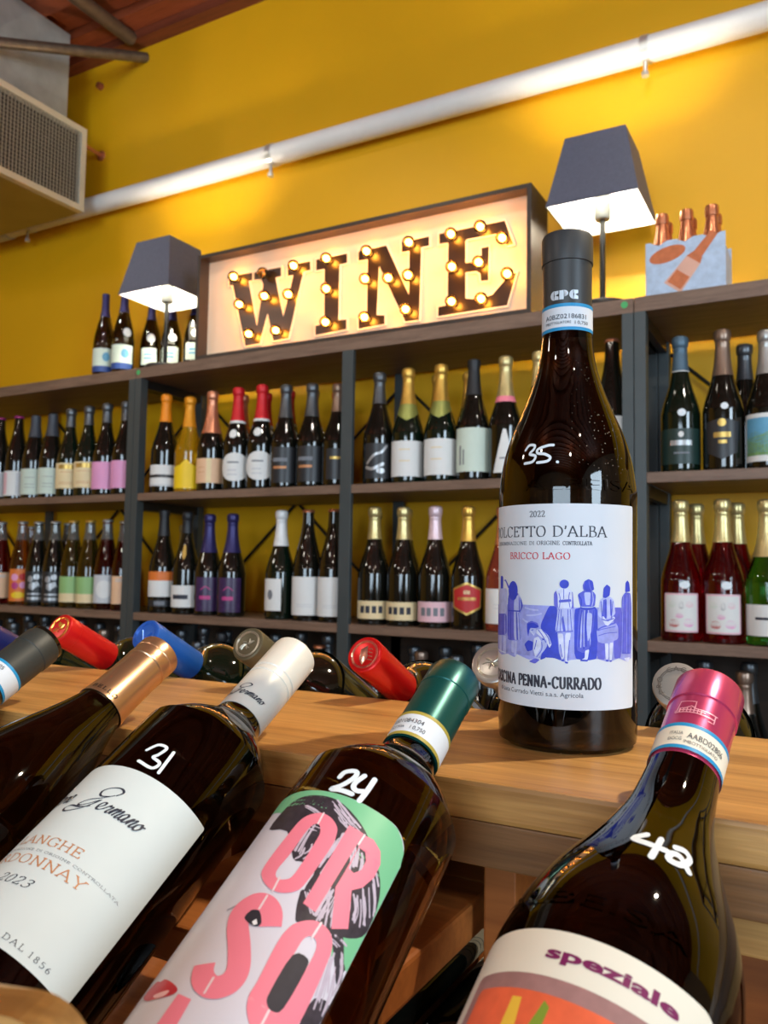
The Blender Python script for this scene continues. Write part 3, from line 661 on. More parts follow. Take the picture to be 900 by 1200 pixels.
# ------------------------------------------------------------------ table lamps on the top shelf
def table_lamp(x, yc, label):
    t = empty('table_lamp', (x, yc, 1.764), label=label, cat='lamp', group='square shaded lamps on the top shelf')
    MB().lathe([(0, 0), (0.068, 0), (0.07, 0.004), (0.07, 0.024), (0.066, 0.030), (0.02, 0.034), (0, 0.034)], 40).build('base', black, t)
    MB().lathe([(0.0075, 0.03), (0.0075, 0.30), (0, 0.30)], 14).build('stem', black, t)
    zb, zt = 0.271, 0.463
    b, u = 0.117, 0.078
    th = 0.0025

    def frustum(mb, b, u, z0, z1, inv=False):
        v = [(-b, -b, z0), (b, -b, z0), (b, b, z0), (-b, b, z0), (-u, -u, z1), (u, -u, z1), (u, u, z1), (-u, u, z1)]
        f = [(0, 1, 5, 4), (1, 2, 6, 5), (2, 3, 7, 6), (3, 0, 4, 7)]
        return mb.add(v, [tuple(reversed(q)) for q in f] if inv else f)
    o = MB(); frustum(o, b, u, zb, zt)
    n = len(o.v); frustum(o, b - th, u - th, zb, zt, True)
    for k in range(4):
        j = (k + 1) % 4
        o.f.append((k, n + k, n + j, j)); o.f.append((4 + k, 4 + j, n + 4 + j, n + 4 + k)); o.m += [0, 0]
    sh = o.build('shade', shade_m, t, smooth=False)
    i_ = MB(); frustum(i_, b - th - 0.0006, u - th - 0.0006, zb + 0.0005, zt - 0.0005, True)
    i_.build('lining', lining_m, sh, smooth=False)['label'] = 'white lining'
    sp = MB()
    for s in (-1, 1):
        sp.tube([(0, 0, 0.30), (s * 0.06, 0, 0.36), (s * (u - 0.004), 0, zt - 0.006)], 0.0015, 6)
    sp.build('shade_carrier', chrome, sh)
    MB().lathe([(0, 0.258), (0.018, 0.259), (0.0215, 0.264), (0.0215, 0.322), (0.014, 0.335), (0, 0.335)], 20).build('bulb_holder', mat('grey_bulb_holder', srgb(150, 152, 150), 0.4, 0.4, vary=0.03), t)
    MB().lathe([(0, 0.333), (0.012, 0.336), (0.02, 0.352), (0.024, 0.372), (0.02, 0.39), (0.01, 0.40), (0, 0.402)], 20).build('bulb', frost_m, t)
    return t


table_lamp(-2.07, 2.12, 'grey square shaded table lamp left of the lit sign')
table_lamp(-0.535, 2.12, 'grey square shaded table lamp right of the lit sign')
# ------------------------------------------------------------------ white pipe with hangers
pz = 2.577
tag(MB().tube([(-5.9, 2.31, pz), (3.9, 2.31, pz)], 0.037, 32).build('water_pipe', pvc), 'long white pipe running along the yellow wall above the sign', 'pipe')


def clamp(x, label):
    t = empty('pipe_clamp', (x, 2.31, pz), label=label, cat='pipe clamp', group='pipe clamps')
    R_ = MB()
    n = 24
    v = []
    for i in range(n + 1):
        a = -PI * 0.5 + PI * 1.6 * i / n
        for r in (0.0382, 0.0402):
            for xx in (-0.011, 0.011):
                v.append((xx, -r * math.cos(a), -r * math.sin(a) if True else 0))
    f = []
    for i in range(n):
        a = i * 4; b = a + 4
        f += [(a + 2, a + 3, b + 3, b + 2), (a, b, b + 1, a + 1), (a, a + 2, b + 2, b), (a + 1, b + 1, b + 3, a + 3)]
    R_.add(v, f); R_.build('strap', chrome, t)
    MB().tube([(0, -0.012, -0.041), (0, -0.012, -0.072)], 0.006, 10).build('bolt', chrome, t)
    MB().lathe([(0, -0.084), (0.011, -0.084), (0.011, -0.072), (0, -0.072)], 6, mat=Matrix.Translation((0, -0.012, 0))).build('nut', chrome, t)
    MB().tube([(0, 0.034, 0.026), (0, 0.052, 0.03)], 0.006, 10).build('wall_stud', chrome, t)


clamp(-1.765, 'bright metal clamp on the white pipe above the lit sign')
clamp(-0.459, 'bright metal clamp on the white pipe above the right table lamp')
clamp(-3.076, 'bright metal clamp on the white pipe below the air vent')
tag(MB().lathe([(0.0375, -0.05), (0.042, -0.05), (0.042, 0.05), (0.0375, 0.05)], 32, mat=Matrix.Translation((-3.26, 2.31, pz)) @ Matrix.Rotation(PI / 2, 4, 'Y')).build('pipe_coupling', mat('bluish_pipe_plastic', srgb(206, 214, 232), 0.35, vary=0.02)),
    'pale bluish coupling on the white pipe at the left edge', 'pipe fitting')

# ------------------------------------------------------------------ air vent box, duct and conduits
VX, VY0, VY1, VZ0, VZ1 = -2.61, 1.30, 2.20, 2.492, 2.832
vt = empty('air_vent_box', (VX - 0.4, 1.75, VZ0), label='boxy metal air vent with a wire grille hanging near the ceiling', cat='air vent')
ov = (VX - 0.4, 1.75, VZ0)
bx = MB().box(VX - 0.8, VX - 0.03, VY0, VY1, VZ0, VZ1)
loc(bx, *ov).build('housing', mat('dull_vent_steel', srgb(150, 138, 104), 0.35, 0.7, vary=0.1, vscale=6), vt, smooth=False, bevel=0.002)
g = MB(); b_ = 0.024
g.box(VX - 0.03, VX, VY0, VY1, VZ1 - b_, VZ1); g.box(VX - 0.03, VX, VY0, VY1, VZ0, VZ0 + b_)
g.box(VX - 0.03, VX, VY0, VY0 + b_, VZ0 + b_, VZ1 - b_); g.box(VX - 0.03, VX, VY1 - b_, VY1, VZ0 + b_, VZ1 - b_)
loc(g, *ov).build('grille_frame', mat('pale_vent_frame', srgb(214, 206, 184), 0.45, 0.3, vary=0.04), vt, smooth=False, bevel=0.001)
w = MB()
yy = VY0 + b_
while yy < VY1 - b_:
    w.box(VX - 0.011, VX - 0.008, yy, yy + 0.0026, VZ0 + b_, VZ1 - b_); yy += 0.0150
zz = VZ0 + b_
while zz < VZ1 - b_:
    w.box(VX - 0.0125, VX - 0.0105, VY0 + b_, VY1 - b_, zz, zz + 0.0011); zz += 0.0155
loc(w, *ov).build('grille', grille_m, vt, smooth=False)
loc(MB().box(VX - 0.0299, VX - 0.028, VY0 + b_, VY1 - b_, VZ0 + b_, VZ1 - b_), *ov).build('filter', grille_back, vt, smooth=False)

tag(MB().box(-3.45, -2.725, 1.25, 2.193, VZ1, 3.26).build('air_duct', galv, None, smooth=False, bevel=0.002), 'galvanised sheet metal duct rising from the air vent to the ceiling', 'duct')
CONDUIT = [(-2.464, 2.36, 3.18), (-2.70, 1.752, 2.97)]
tag(MB().tube(CONDUIT, 0.02, 16).build('conduit', rust), 'worn metal conduit crossing in front of the sheet metal duct', 'conduit', 'ceiling conduits')
tag(MB().tube([(-2.49, 2.30, 3.233), (-2.49, 1.2, 3.233)], 0.028, 16).build('conduit', mat('brown_conduit', srgb(112, 92, 74), 0.45, 0.5, vary=0.15, vscale=30)), 'thick brown conduit running along the ceiling boards', 'conduit', 'ceiling conduits')
cp = empty('copper_stub', (-2.706, 2.36, 2.819), label='thin copper pipe stub between the air vent and the wall', cat='pipe')
MB().tube([(0.0, 0, 0), (0.03, -0.16, -0.012)], 0.008, 12).build('tube', copper, cp)
MB().lathe([(0, 0), (0.022, 0), (0.02, 0.006), (0.01, 0.012), (0, 0.012)], 20, mat=RX).build('flange', copper, cp)
tag(MB().lathe([(0, 0), (0.016, 0), (0.013, 0.02), (0, 0.024)], 16, mat=Matrix.Translation((-2.724, 2.36, 3.127)) @ RX).build('wall_plug', mat('rust_plug', srgb(140, 70, 34), 0.6, vary=0.1)), 'small rusty plug in the yellow wall above the copper stub', 'wall plug')

# ------------------------------------------------------------------ counter rack in the foreground
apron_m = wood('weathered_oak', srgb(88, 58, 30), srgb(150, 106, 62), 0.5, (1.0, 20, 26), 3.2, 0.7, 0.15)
rk = empty('bottle_rack', (-0.3, 0.47, 0), label='honey coloured oak display rack with bottles leaning on both sides', cat='rack')


def R(mb): return loc(mb, -0.3, 0.47)


R(MB().box(-1.30, 0.55, 0.375, 0.5686, 0.980, 0.999)).build('bench_top', oak, rk, smooth=False, bevel=0.0025)
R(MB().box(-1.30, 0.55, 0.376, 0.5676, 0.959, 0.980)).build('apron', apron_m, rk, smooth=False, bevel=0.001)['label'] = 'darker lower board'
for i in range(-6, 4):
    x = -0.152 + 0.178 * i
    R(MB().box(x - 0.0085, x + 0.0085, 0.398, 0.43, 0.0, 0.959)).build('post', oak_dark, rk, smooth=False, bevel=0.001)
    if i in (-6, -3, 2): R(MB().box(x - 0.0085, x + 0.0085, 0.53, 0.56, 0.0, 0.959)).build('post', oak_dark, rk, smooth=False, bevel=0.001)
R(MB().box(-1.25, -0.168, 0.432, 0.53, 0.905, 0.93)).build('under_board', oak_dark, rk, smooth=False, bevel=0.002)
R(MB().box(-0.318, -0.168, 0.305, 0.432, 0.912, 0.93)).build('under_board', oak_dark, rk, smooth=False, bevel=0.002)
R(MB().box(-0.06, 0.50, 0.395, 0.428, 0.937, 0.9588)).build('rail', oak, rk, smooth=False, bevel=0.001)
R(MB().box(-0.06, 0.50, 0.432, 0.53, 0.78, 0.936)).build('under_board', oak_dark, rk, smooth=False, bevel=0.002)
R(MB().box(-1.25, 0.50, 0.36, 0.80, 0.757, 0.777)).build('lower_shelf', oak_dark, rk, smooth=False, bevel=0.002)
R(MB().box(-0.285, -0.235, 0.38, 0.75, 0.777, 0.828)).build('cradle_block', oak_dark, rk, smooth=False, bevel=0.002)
# ledges that carry the feet of the leaning bottles
t30 = math.radians(30)
for s, yb, zb_ in ((1, 0.155, 0.892), (-1, 0.805, 0.855)):
    m = MB().box(-1.25, 0.5, -0.011, 0.011, -0.045, 0.045)
    m2 = MB()
    a = Vector((0, math.cos(t30) * s, math.sin(t30))); nn = Vector((0, -math.sin(t30) * s, math.cos(t30)))
    m2.f = m.f; m2.m = m.m
    m2.v = [tuple(Vector((x, yb, zb_)) + a * (q - 0.018) + nn * r_) for x, q, r_ in m.v]
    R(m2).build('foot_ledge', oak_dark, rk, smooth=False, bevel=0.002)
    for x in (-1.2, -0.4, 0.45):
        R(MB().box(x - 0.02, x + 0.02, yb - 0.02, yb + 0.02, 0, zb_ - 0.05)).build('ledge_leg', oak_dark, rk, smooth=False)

# ------------------------------------------------------------------ bottles
def glass(name, col, rough=0.03, trans=1.0):
    return mat(name, col, rough, trans=trans, ior=1.5, vary=0.03, vscale=8)


g_dolcetto = glass('brown_black_glass', (0.016, 0.0085, 0.0055), 0.035)


def dusty(m):
    nt = m.node_tree; p = nt.nodes['Principled BSDF']
    tc = nt.nodes.new('ShaderNodeTexCoord')
    vo = nt.nodes.new('ShaderNodeTexVoronoi'); vo.inputs['Scale'].default_value = 620
    nz = nt.nodes.new('ShaderNodeTexNoise'); nz.inputs['Scale'].default_value = 42
    nt.links.new(tc.outputs['Object'], vo.inputs['Vector']); nt.links.new(tc.outputs['Object'], nz.inputs['Vector'])
    sx = nt.nodes.new('ShaderNodeSeparateXYZ'); nt.links.new(tc.outputs['Object'], sx.inputs[0])

    def math_(op, a, b, clamp=False):
        n = nt.nodes.new('ShaderNodeMath'); n.operation = op; n.use_clamp = clamp
        for i, v in enumerate((a, b)):
            if v is None: continue
            if isinstance(v, (int, float)): n.inputs[i].default_value = v
            else: nt.links.new(v, n.inputs[i])
        return n.outputs[0]
    speck = math_('LESS_THAN', vo.outputs['Distance'], math_('MULTIPLY', nz.outputs['Fac'], .30))
    side = math_('MULTIPLY', math_('SUBTRACT', sx.outputs['X'], .001), 120, True)          # the dusty side
    hi = math_('MULTIPLY', math_('SUBTRACT', sx.outputs['Z'], .150), 60, True)
    lo = math_('MULTIPLY', math_('SUBTRACT', .232, sx.outputs['Z']), 60, True)
    rnd = nt.nodes.new('ShaderNodeTexWhiteNoise'); nt.links.new(vo.outputs['Position'], rnd.inputs['Vector'])
    keep = math_('GREATER_THAN', rnd.outputs['Value'], .62)
    f = math_('MULTIPLY', math_('MULTIPLY', speck, keep), math_('MULTIPLY', side, math_('MULTIPLY', hi, lo)))
    f = math_('MULTIPLY', f, .75)
    d = nt.nodes.new('ShaderNodeBsdfDiffuse'); d.inputs[0].default_value = (.42, .36, .28, 1)
    mx = nt.nodes.new('ShaderNodeMixShader')
    nt.links.new(f, mx.inputs[0]); nt.links.new(p.outputs[0], mx.inputs[1]); nt.links.new(d.outputs[0], mx.inputs[2])
    nt.links.new(mx.outputs[0], nt.nodes['Material Output'].inputs['Surface'])


dusty(g_dolcetto)
g_chard = glass('deep_brown_glass', (0.028, 0.012, 0.006), 0.03)
g_orso = glass('amber_green_glass', (0.36, 0.17, 0.03), 0.02)
g_olive = glass('deep_olive_glass', (0.04, 0.03, 0.008), 0.03)
g_spez = glass('red_black_glass', (0.008, 0.0038, 0.004), 0.03)
g_dark = mat('dark_bottle_glass', srgb(16, 17, 13), 0.06, coat=0.3, vary=0.05)
g_green = mat('dark_green_glass', srgb(10, 24, 16), 0.05, coat=0.3, vary=0.05)
g_bright_green = glass('bright_green_glass', (0.03, 0.20, 0.05))
g_yellow = glass('golden_yellow_glass', (0.80, 0.44, 0.01), 0.08, 0.7)
g_red = glass('red_rose_wine', (0.24, 0.002, 0.007), 0.03, 0.9)
g_rose = glass('pink_rose_wine', (0.42, 0.09, 0.06), 0.03, 0.7)
g_amber = glass('amber_cider', (0.30, 0.10, 0.015), 0.03, 0.9)
g_olivecider = glass('olive_cider', (0.17, 0.13, 0.02), 0.03, 0.9)
g_redcider = glass('dark_red_cider', (0.10, 0.006, 0.005), 0.03, 0.9)
g_clear = glass('clear_glass', (0.80, 0.84, 0.80), 0.03, 0.9)


def foil(name, r, g, b, rough=0.3, metal=0.7):
    return mat('foil_' + name, srgb(r, g, b), rough, metal, vary=0.06, vscale=70, bump=0.05 if metal > 0.5 else 0.0, bscale=220)


BORD = [(0, .004), (.024, .003), (.033, 0), (.0362, .003), (.0375, .010), (.0375, .186), (.0369, .196), (.0345, .205), (.030, .2125), (.024, .2195), (.0174, .2270), (.0141, .2345), (.0133, .242), (.0132, .262), (.0132, .296), (0, .297)]
ALB = [(0, .004), (.026, .003), (.035, 0), (.0392, .004), (.0403, .013), (.0406, .10), (.0408, .141), (.0404, .1507), (.0381, .1664), (.0338, .181), (.0277, .1957), (.0220, .210), (.0172, .226), (.0150, .2444), (.0142, .262), (.0141, .302), (0, .303)]
BURG = [(0, .004), (.026, .003), (.036, 0), (.0398, .004), (.0408, .013), (.0408, .125), (.0400, .142), (.0375, .160), (.0330, .178), (.0275, .196), (.0222, .212), (.0178, .227), (.0150, .240), (.0138, .252), (.0133, .270), (.0132, .292), (0, .293)]


def smooth_prof(p, k=4):
    head = p[:4]
    return [tuple(q) for q in head[:-1]] + [(max(0, a), b) for a, b in cr(p[3:-1], k)] + [p[-1]]


def cap_prof(r0, z0, zt, lip=None, roundness=0.002, rtop=None):
    """capsule slipped over a neck from z0 up to zt; lip = (z of the lip edge, extra radius)"""
    rt = rtop or r0
    p = [(r0 - 0.0006, z0), (r0, z0)]
    if lip:
        zl, ex = lip
        p += [(r0 + (rt - r0) * .8, zl - 0.0004), (rt + ex, zl), (rt + ex, zt - roundness)]
    else:
        p += [(rt, zt - roundness)]
    rr = p[-1][0]
    p += [(rr - roundness * 0.3, zt - roundness * 0.3), (rr - roundness, zt), (rr - roundness - 0.0008, zt - 0.0003), (0, zt - 0.0003)]
    return p


def leaning(T, tilt, yaw, L):
    ti, ya = math.radians(tilt), math.radians(yaw)
    a = Vector((math.sin(ya) * math.cos(ti), math.cos(ya) * math.cos(ti), math.sin(ti)))
    s = a.cross(Vector((0, 0, 1))).normalized()
    n = s.cross(a)
    m = Matrix((s, -n, a)).transposed().to_4x4()
    m.translation = Vector(T) - a * L
    return m


def numerals(root, prof, R0, strokes, w=2.0, name='price_number'):
    wr = Wrap(prof, R0, 0.0003, 0.00002)
    for s in strokes: wr.ribbon(s, w, k=5, layer=0)
    o = wr.build(name, white_ink, root)
    o['label'] = 'handwritten white price number'
    return o


def strip(root, prof, R0, h0, h1, paper_m, edge_col, lines, u0=-60, u1=60):
    """tax band round the neck with coloured borders and small print; u in mm at R0"""
    wr = Wrap(prof, R0, 0.0004, 0.00003)
    wr.grid(u0, u1, h0, h1, 0, 0, layer=0)
    wr.grid(u0, u1, h1 - 2.1, h1, 0, 1, layer=1); wr.grid(u0, u1, h0, h0 + 2.0, 0, 1, layer=1)
    o = wr.build('tax_band', [paper_m, edge_col], root)
    if lines:
        tx = Wrap(prof, R0, 0.00065, 0.00002)
        for body, u, h, size, wd in lines: tx.text(body, u, h, size, width=wd)
        tx.build('lettering', ink, o)
    return o


blue_edge = mat('blue_band_edge', srgb(22, 142, 196), 0.5, vary=0.02)
gold_edge = mat('gold_band_edge', srgb(168, 152, 62), 0.5, vary=0.02)

# ---- the standing bottle
c0 = Vector((-.1452, .4891, .9991)); nn_ = -Vector((c0.x, c0.y, 0)).normalized()
mm_ = Matrix((Vector((-nn_.y, nn_.x, 0)), -nn_, Vector((0, 0, 1)))).transposed().to_4x4(); mm_.translation = c0
b5 = empty('wine_bottle', mat=mm_, label='tall dark red wine bottle standing upright on the oak counter, priced 35', cat='bottle')
pr = smooth_prof(ALB); PR = Prof(pr)
MB().lathe(pr, 96).build('glass', g_dolcetto, b5, angle=60)
cp_ = cap_prof(.0148, .2444, .3075, (.2885, .0007), .0028, .0149)
CPo = MB().lathe(cp_, 64).build('capsule', mat('charcoal_capsule', srgb(52, 56, 58), 0.42, 0.1, vary=0.04), b5, angle=30)
cpf = Prof([(.0149, 0), (.0149, .4)])
wr = Wrap(cpf, .0149, .0003, .00002)
for ch, x in (('C', -10.4), ('P', -4.6), ('C', 1.2)):           # fat-face letters with a split stroke
    if ch == 'C':
        wr.poly([(x + 2.6 + 2.6 * math.cos(t), 266.2 + 2.85 * math.sin(t)) for t in [PI * .42 + (PI * 1.16) * i / 16 for i in range(17)]] + [(x + 2.3, 263.6), (x + 2.3, 268.8)], layer=0)
        wr.poly([(x + 2.6, 263.5), (x + 5.3, 263.4), (x + 5.3, 265.3), (x + 3.4, 266.2), (x + 5.3, 267.1), (x + 5.3, 269), (x + 2.6, 268.9), (x + 2.6, 267.4), (x + 3.0, 266.2), (x + 2.6, 265.0)], layer=0)
    else:
        wr.poly([(x, 263.4), (x + 2.6, 263.4), (x + 2.6, 269), (x, 269)], layer=0)
        wr.poly([(x + 2.9, 264.9)] + [(x + 2.9 + 2.3 * math.cos(t), 267 + 2.0 * math.sin(t)) for t in [-PI / 2 + PI * i / 10 for i in range(11)]] + [(x + 2.9, 269)], layer=0)
wr.build('lettering', mat('silver_print', srgb(200, 212, 222), 0.4, 0.2, vary=0.02), CPo)
strip(b5, cpf, .0405, 244.6, 261.0, paper, blue_edge, [('A0BZ02186831', -38, 251.6, 4.0, 70), ('IMBOTTIGLIATORE', -38, 248.6, 2.2, 44), ('l 0,750', 12, 248.2, 2.8, 24)], -127, 127)
wl = Wrap(PR, .0405, .00012); wl.grid(-79, 45.2, 25.0, 138.6, 1.5, layer=0)
lb = wl.build('label', paper, b5)
wt = Wrap(PR, .0405, .00024, .00002)
wt.serif('2022', -21.4, 131.2, 3.5, 9.2, nib=(.05, .13))
wt.serif("DOLCETTO D'ALBA", -57.5, 120.1, 6.0, 80, nib=(.045, .14))
wt.serif('DENOMINAZIONE', -53.5, 115.5, 2.0, 30, nib=(.06, .15)); wt.serif('DI', -21.6, 115.5, 2.0, 3, nib=(.06, .15)); wt.serif('ORIGINE', -17, 115.5, 2.2, 13, nib=(.06, .15)); wt.serif('CONTROLLATA', -2.2, 115.4, 2.2, 16, nib=(.06, .15))
wt.build('lettering', ink, lb)
wt = Wrap(PR, .0405, .00024, .00002); wt.serif('BRICCO LAGO', -36.5, 107.5, 3.7, 38.3, nib=(.07, .17)); wt.build('red_lettering', red_ink, lb)
wt = Wrap(PR, .0405, .00024, .00002); wt.serif('CASCINA PENNA-CURRADO', -55.5, 36.4, 6.2, 74.5, nib=(.10, .21), track=.14)
wt.text('di Luca Currado Vietti s.a.s. Agricola', -47, 31.8, 3.6, width=56); wt.build('lettering', ink, lb)
tone = {'wall': srgb(150, 158, 226), 'dark': srgb(48, 66, 196), 'mid': srgb(94, 98, 206), 'mid2': srgb(84, 94, 208), 'light': srgb(176, 186, 236), 'pale': srgb(206, 214, 242)}
tn = list(tone)
wp = Wrap(PR, .0405, .00024, .00003)
for i, (c_, pts) in enumerate(ART['picture']): wp.poly(pts, tn.index(c_), soft='round' if i else 0)
for c_, w_, pts in ART['lines']: wp.ribbon(pts, w_, tn.index(c_), k=4, caps=False)
pm = [mat('blue_print_' + k, tone[k], 0.6, vary=0.12, vscale=260) for k in tn]
wp.build('picture', pm, lb)['label'] = 'blue picture of seven people seen from behind at a low wall'
numerals(b5, PR, .0405, ART['n35'], 1.6)
# embossed shoulder lettering
we = Wrap(PR, .0405, .0006, .00002); we.text('ALBEISA', -26, 146.5, 9, width=74, bold=0.0)
we.build('embossing', g_dolcetto, b5)

# ---- leaning bottle with the cream label, priced 31
b2 = empty('wine_bottle', mat=leaning((-.2961, .4224, 1.0454), 29.27, -2.33, .30), label='leaning bottle with a plain pale label and white screw cap, priced 31', cat='bottle', group='wine bottles leaning on the near side')
pr2 = smooth_prof(BORD); PR2 = Prof(pr2)
MB().lathe(pr2, 96).build('glass', g_chard, b2, angle=60)
wcap = mat('ivory_capsule', srgb(228, 224, 212), 0.35, 0.1, vary=0.02)
c2 = MB().lathe([(.0134, .2360), (.0141, .2360), (.0142, .2655), (.0136, .2660), (.0136, .2672), (.0142, .2676), (.0142, .2705), (.0136, .271), (.0136, .2722), (.0142, .2727), (.0142, .2975), (.0139, .2993), (.0130, .3), (0, .3)], 64).build('screw_cap', wcap, b2, angle=25)
cf2 = Prof([(.0142, 0), (.0142, .4)])


# cursive written as strokes, one em = x-height
def script(wr, u, h, xh, letters, sl=0.55, w=0.55, mi=0, nib=None):
    x = 0
    G = {
        'G': ([[(2.1, 2.1), (2.35, 2.75), (1.7, 3.1), (.75, 2.75), (.35, 2.1), (.8, 1.55), (1.6, 1.75), (2.0, 2.1), (1.2, 1.35), (.1, .75), (-.45, .05), (.05, -.05), (.8, .5), (1.35, 1.1), (1.0, .3), (.2, -.55), (-1.1, -1.0), (-1.7, -.65), (-1.2, -.2), (.1, -.3), (1.1, .1)]], 1.7),
        'e': ([[(0, .1), (.5, .55), (.55, .95), (.25, .95), (.08, .5), (.2, .05), (.5, .02), (.85, .3)]], .8),
        'r': ([[(0, .25), (.35, .95), (.4, .78), (.7, .82), (.5, .2), (.62, 0), (.85, .2)]], .8),
        'm': ([[(0, .2), (.3, .95), (.15, 0)], [(.15, .3), (.55, .98), (.62, .8), (.48, 0)], [(.5, .35), (.9, .98), (1.0, .8), (.85, .1), (1.0, 0), (1.2, .25)]], 1.15),
        'a': ([[(.62, .8), (.4, .97), (.12, .6), (.12, .1), (.38, .05), (.62, .8)], [(.62, .9), (.55, .1), (.7, 0), (.92, .25)]], .88),
        'n': ([[(0, .2), (.3, .95), (.15, 0)], [(.15, .3), (.6, .98), (.68, .8), (.54, .1), (.7, 0), (.9, .25)]], .86),
        'o': ([[(.4, .97), (.1, .6), (.12, .08), (.4, .04), (.62, .5), (.45, .95), (.6, .8), (.9, .85)]], .75),
        't': ([[(0, .1), (.3, 1.6), (.2, .1), (.35, 0), (.55, .25)], [(0, 1.1), (.55, 1.15)]], .5),
        'E': ([[(1.3, 2.3), (.9, 2.6), (.4, 2.2), (.8, 1.5), (.2, 1.2), (.05, .4), (.5, 0), (1.2, .4)]], 1.3),
        ' ': ([], .6),
    }
    for ch in letters:
        g, adv = G[ch]
        for st in g:
            wr.ribbon([(u + (a + x + sl * b * .55) * xh, h + b * xh) for a, b in st], w, mi, True, None, nib, k=6)
        x += adv
    return x * xh


ws = Wrap(cf2, .0142, .0003, .00002)
script(ws, -4.6, 243.2, 2.9, 'Germano', .4, .5, nib=(.25, .75, .5))
ws.build('lettering', ink, c2)
wl = Wrap(PR2, .0375, .00012); wl.grid(-56, 51.8, 67.0, 156.0, 1.0, layer=0)
lb = wl.build('label', mint_paper, b2)
ws = Wrap(PR2, .0375, .00024, .00002)
xn = script(ws, -1.0, 131.0, 4.3, 'Germano', .5, .7, nib=(.35, 1.15, .6))
script(ws, -29.5, 132.0, 4.3, 'Ettore', .5, .7, nib=(.35, 1.15, .6))
for i, ch in enumerate('2023'): ws.serif(ch, -7.5 + i * 4.4, 88.9, 3.9, 3.4, nib=(.05, .14), shear=.3)
ws.serif("SERRALUNGA D'ALBA DAL 1856", -41, 70.0, 2.2, 79, nib=(.06, .14), track=.3)
ws.build('lettering', ink, lb)
ws = Wrap(PR2, .0375, .00024, .00002)
ws.serif('LANGHE', -17.5, 108.2, 4.4, 35, nib=(.05, .15)); ws.serif('CHARDONNAY', -39, 98.3, 4.4, 66.5, nib=(.05, .15))
ws.build('copper_lettering', copper_ink, lb)
ws = Wrap(PR2, .0375, .00024, .00002); ws.serif('DENOMINAZIONE DI ORIGINE CONTROLLATA', -30, 104.6, 1.0, 72, nib=(.1, .2)); ws.build('fine_print', grey_ink, lb)
numerals(b2, PR2, .0375, ART['n31'], 1.6)

# ---- leaning bottle with the pink stencil letters, priced 24
b3 = empty('wine_bottle', mat=leaning((-.1844, .4137, 1.041), 30.71, -.38, .30), label='leaning amber bottle with pink stencil letters over a pale face, priced 24', cat='bottle', group='wine bottles leaning on the near side')
MB().lathe(pr2, 96).build('glass', g_orso, b3, angle=60)
tcap = mat('teal_capsule', srgb(14, 84, 80), 0.3, 0.45, vary=0.05)
MB().lathe(cap_prof(.0141, .2375, .3, (.283, .0004), .0026, .0141), 64).build('capsule', tcap, b3, angle=25)
strip(b3, Prof([(.0142, 0), (.0142, .4)]), .0375, 238.0, 254.6, paper, gold_edge, [('G01084304', -24, 246.2, 4.0, 42), ('l 0,750', 4, 241.9, 3.6, 20), ('BOTTEGA', -24, 242.4, 2.4, 20)], -118, 118)
wl = Wrap(PR2, .0375, .00012); wl.grid(-52, 41, 38, 175.2, 12, layer=0)
lb = wl.build('label', mat('white_print_paper', srgb(216, 214, 226), 0.35, vary=0.01), b3)
Ld = ART['orso']
wa = Wrap(PR2, .0375, .00020, .00002)


def clip_label(pts, u1=40.9, h1=175.0):
    return [(min(p[0], u1), min(p[1], h1)) for p in pts]


green_poly = [(-40, 175.2), (-46, 172.5), (-50, 168), (-52, 162)][::-1]
gp = [(-40 + 0.0, 175.1), (29, 175.1), (33, 174.4), (36.6, 172.0), (39.6, 168.5), (40.9, 163), (40.9, 118), (33, 118), (20, 150), (-40, 172)]
wa.poly(gp, 0, layer=0)
for key in ('hair', 'hair2', 'hair3'): wa.poly(clip_label(cr([tuple(q) for q in Ld[key]], 3, True)), 1, layer=1)
random.seed(7)
for st in Ld['streaks']:
    for k in range(4):
        dx, dy = random.uniform(-2.2, 2.2), random.uniform(-2, 2)
        q = [tuple(p) for p in clip_label([(a + dx + random.uniform(-.4, .4), b + dy) for a, b in st], 40.2)]
        wa.ribbon(q, random.uniform(.35, .85), 2, layer=2)
for st in Ld['black']: wa.ribbon(clip_label(st, 40.2), 2.0, 1, layer=2)
wa.ribbon(Ld['brow'], 0.9, 3, layer=2)
wa.poly(Ld['lips'], 4, layer=3, soft=4); wa.poly(Ld['lips2'], 5, layer=4, soft=4)
ob = wa.build('face_print', [mat('green_print', srgb(120, 192, 146), 0.4, vary=0.02), mat('hair_print', srgb(58, 52, 60), 0.4, vary=0.25, vscale=300),
                             mat('streak_print', srgb(196, 184, 200), 0.4, vary=0.1, vscale=300), mat('pencil_print', srgb(160, 160, 176), 0.5, vary=0.05),
                             mat('lip_print', srgb(196, 36, 52), 0.4, vary=0.1, vscale=200), mat('lip_shine', srgb(238, 190, 194), 0.4, vary=0.02)], lb)
ob['label'] = 'pale face with dark streaked hair on a green ground'
wa = Wrap(PR2, .0375, .00034, .00002)
for key in ('O1', 'Rst', 'Rb', 'O2', 'L'): wa.poly([[tuple(p) for p in l] for l in Ld[key]], 0, layer=0, soft=4 if key in ('O1', 'O2') else 0)
wa.ribbon(Ld['S'], 7.6, 0, layer=0, nib=(7.6, 7.6, 0), k=8)
wa.poly(Ld['dark2'], 1, layer=1, soft=3)
for gpt in Ld['gaps']: wa.ribbon(gpt, 0.8, 2, layer=2)
wa.poly(Ld['eye'], 1, layer=2, soft=3); wa.poly(Ld['eye2'], 3, layer=3)
wa.build('stencil_letters', [pink_ink, mat('charcoal_print', srgb(52, 50, 58), 0.4, vary=0.1, vscale=200), mat('gap_print', srgb(236, 214, 220), 0.4, vary=0.02), mat('eye_shine', srgb(236, 236, 240), 0.4, vary=0.02)], lb)
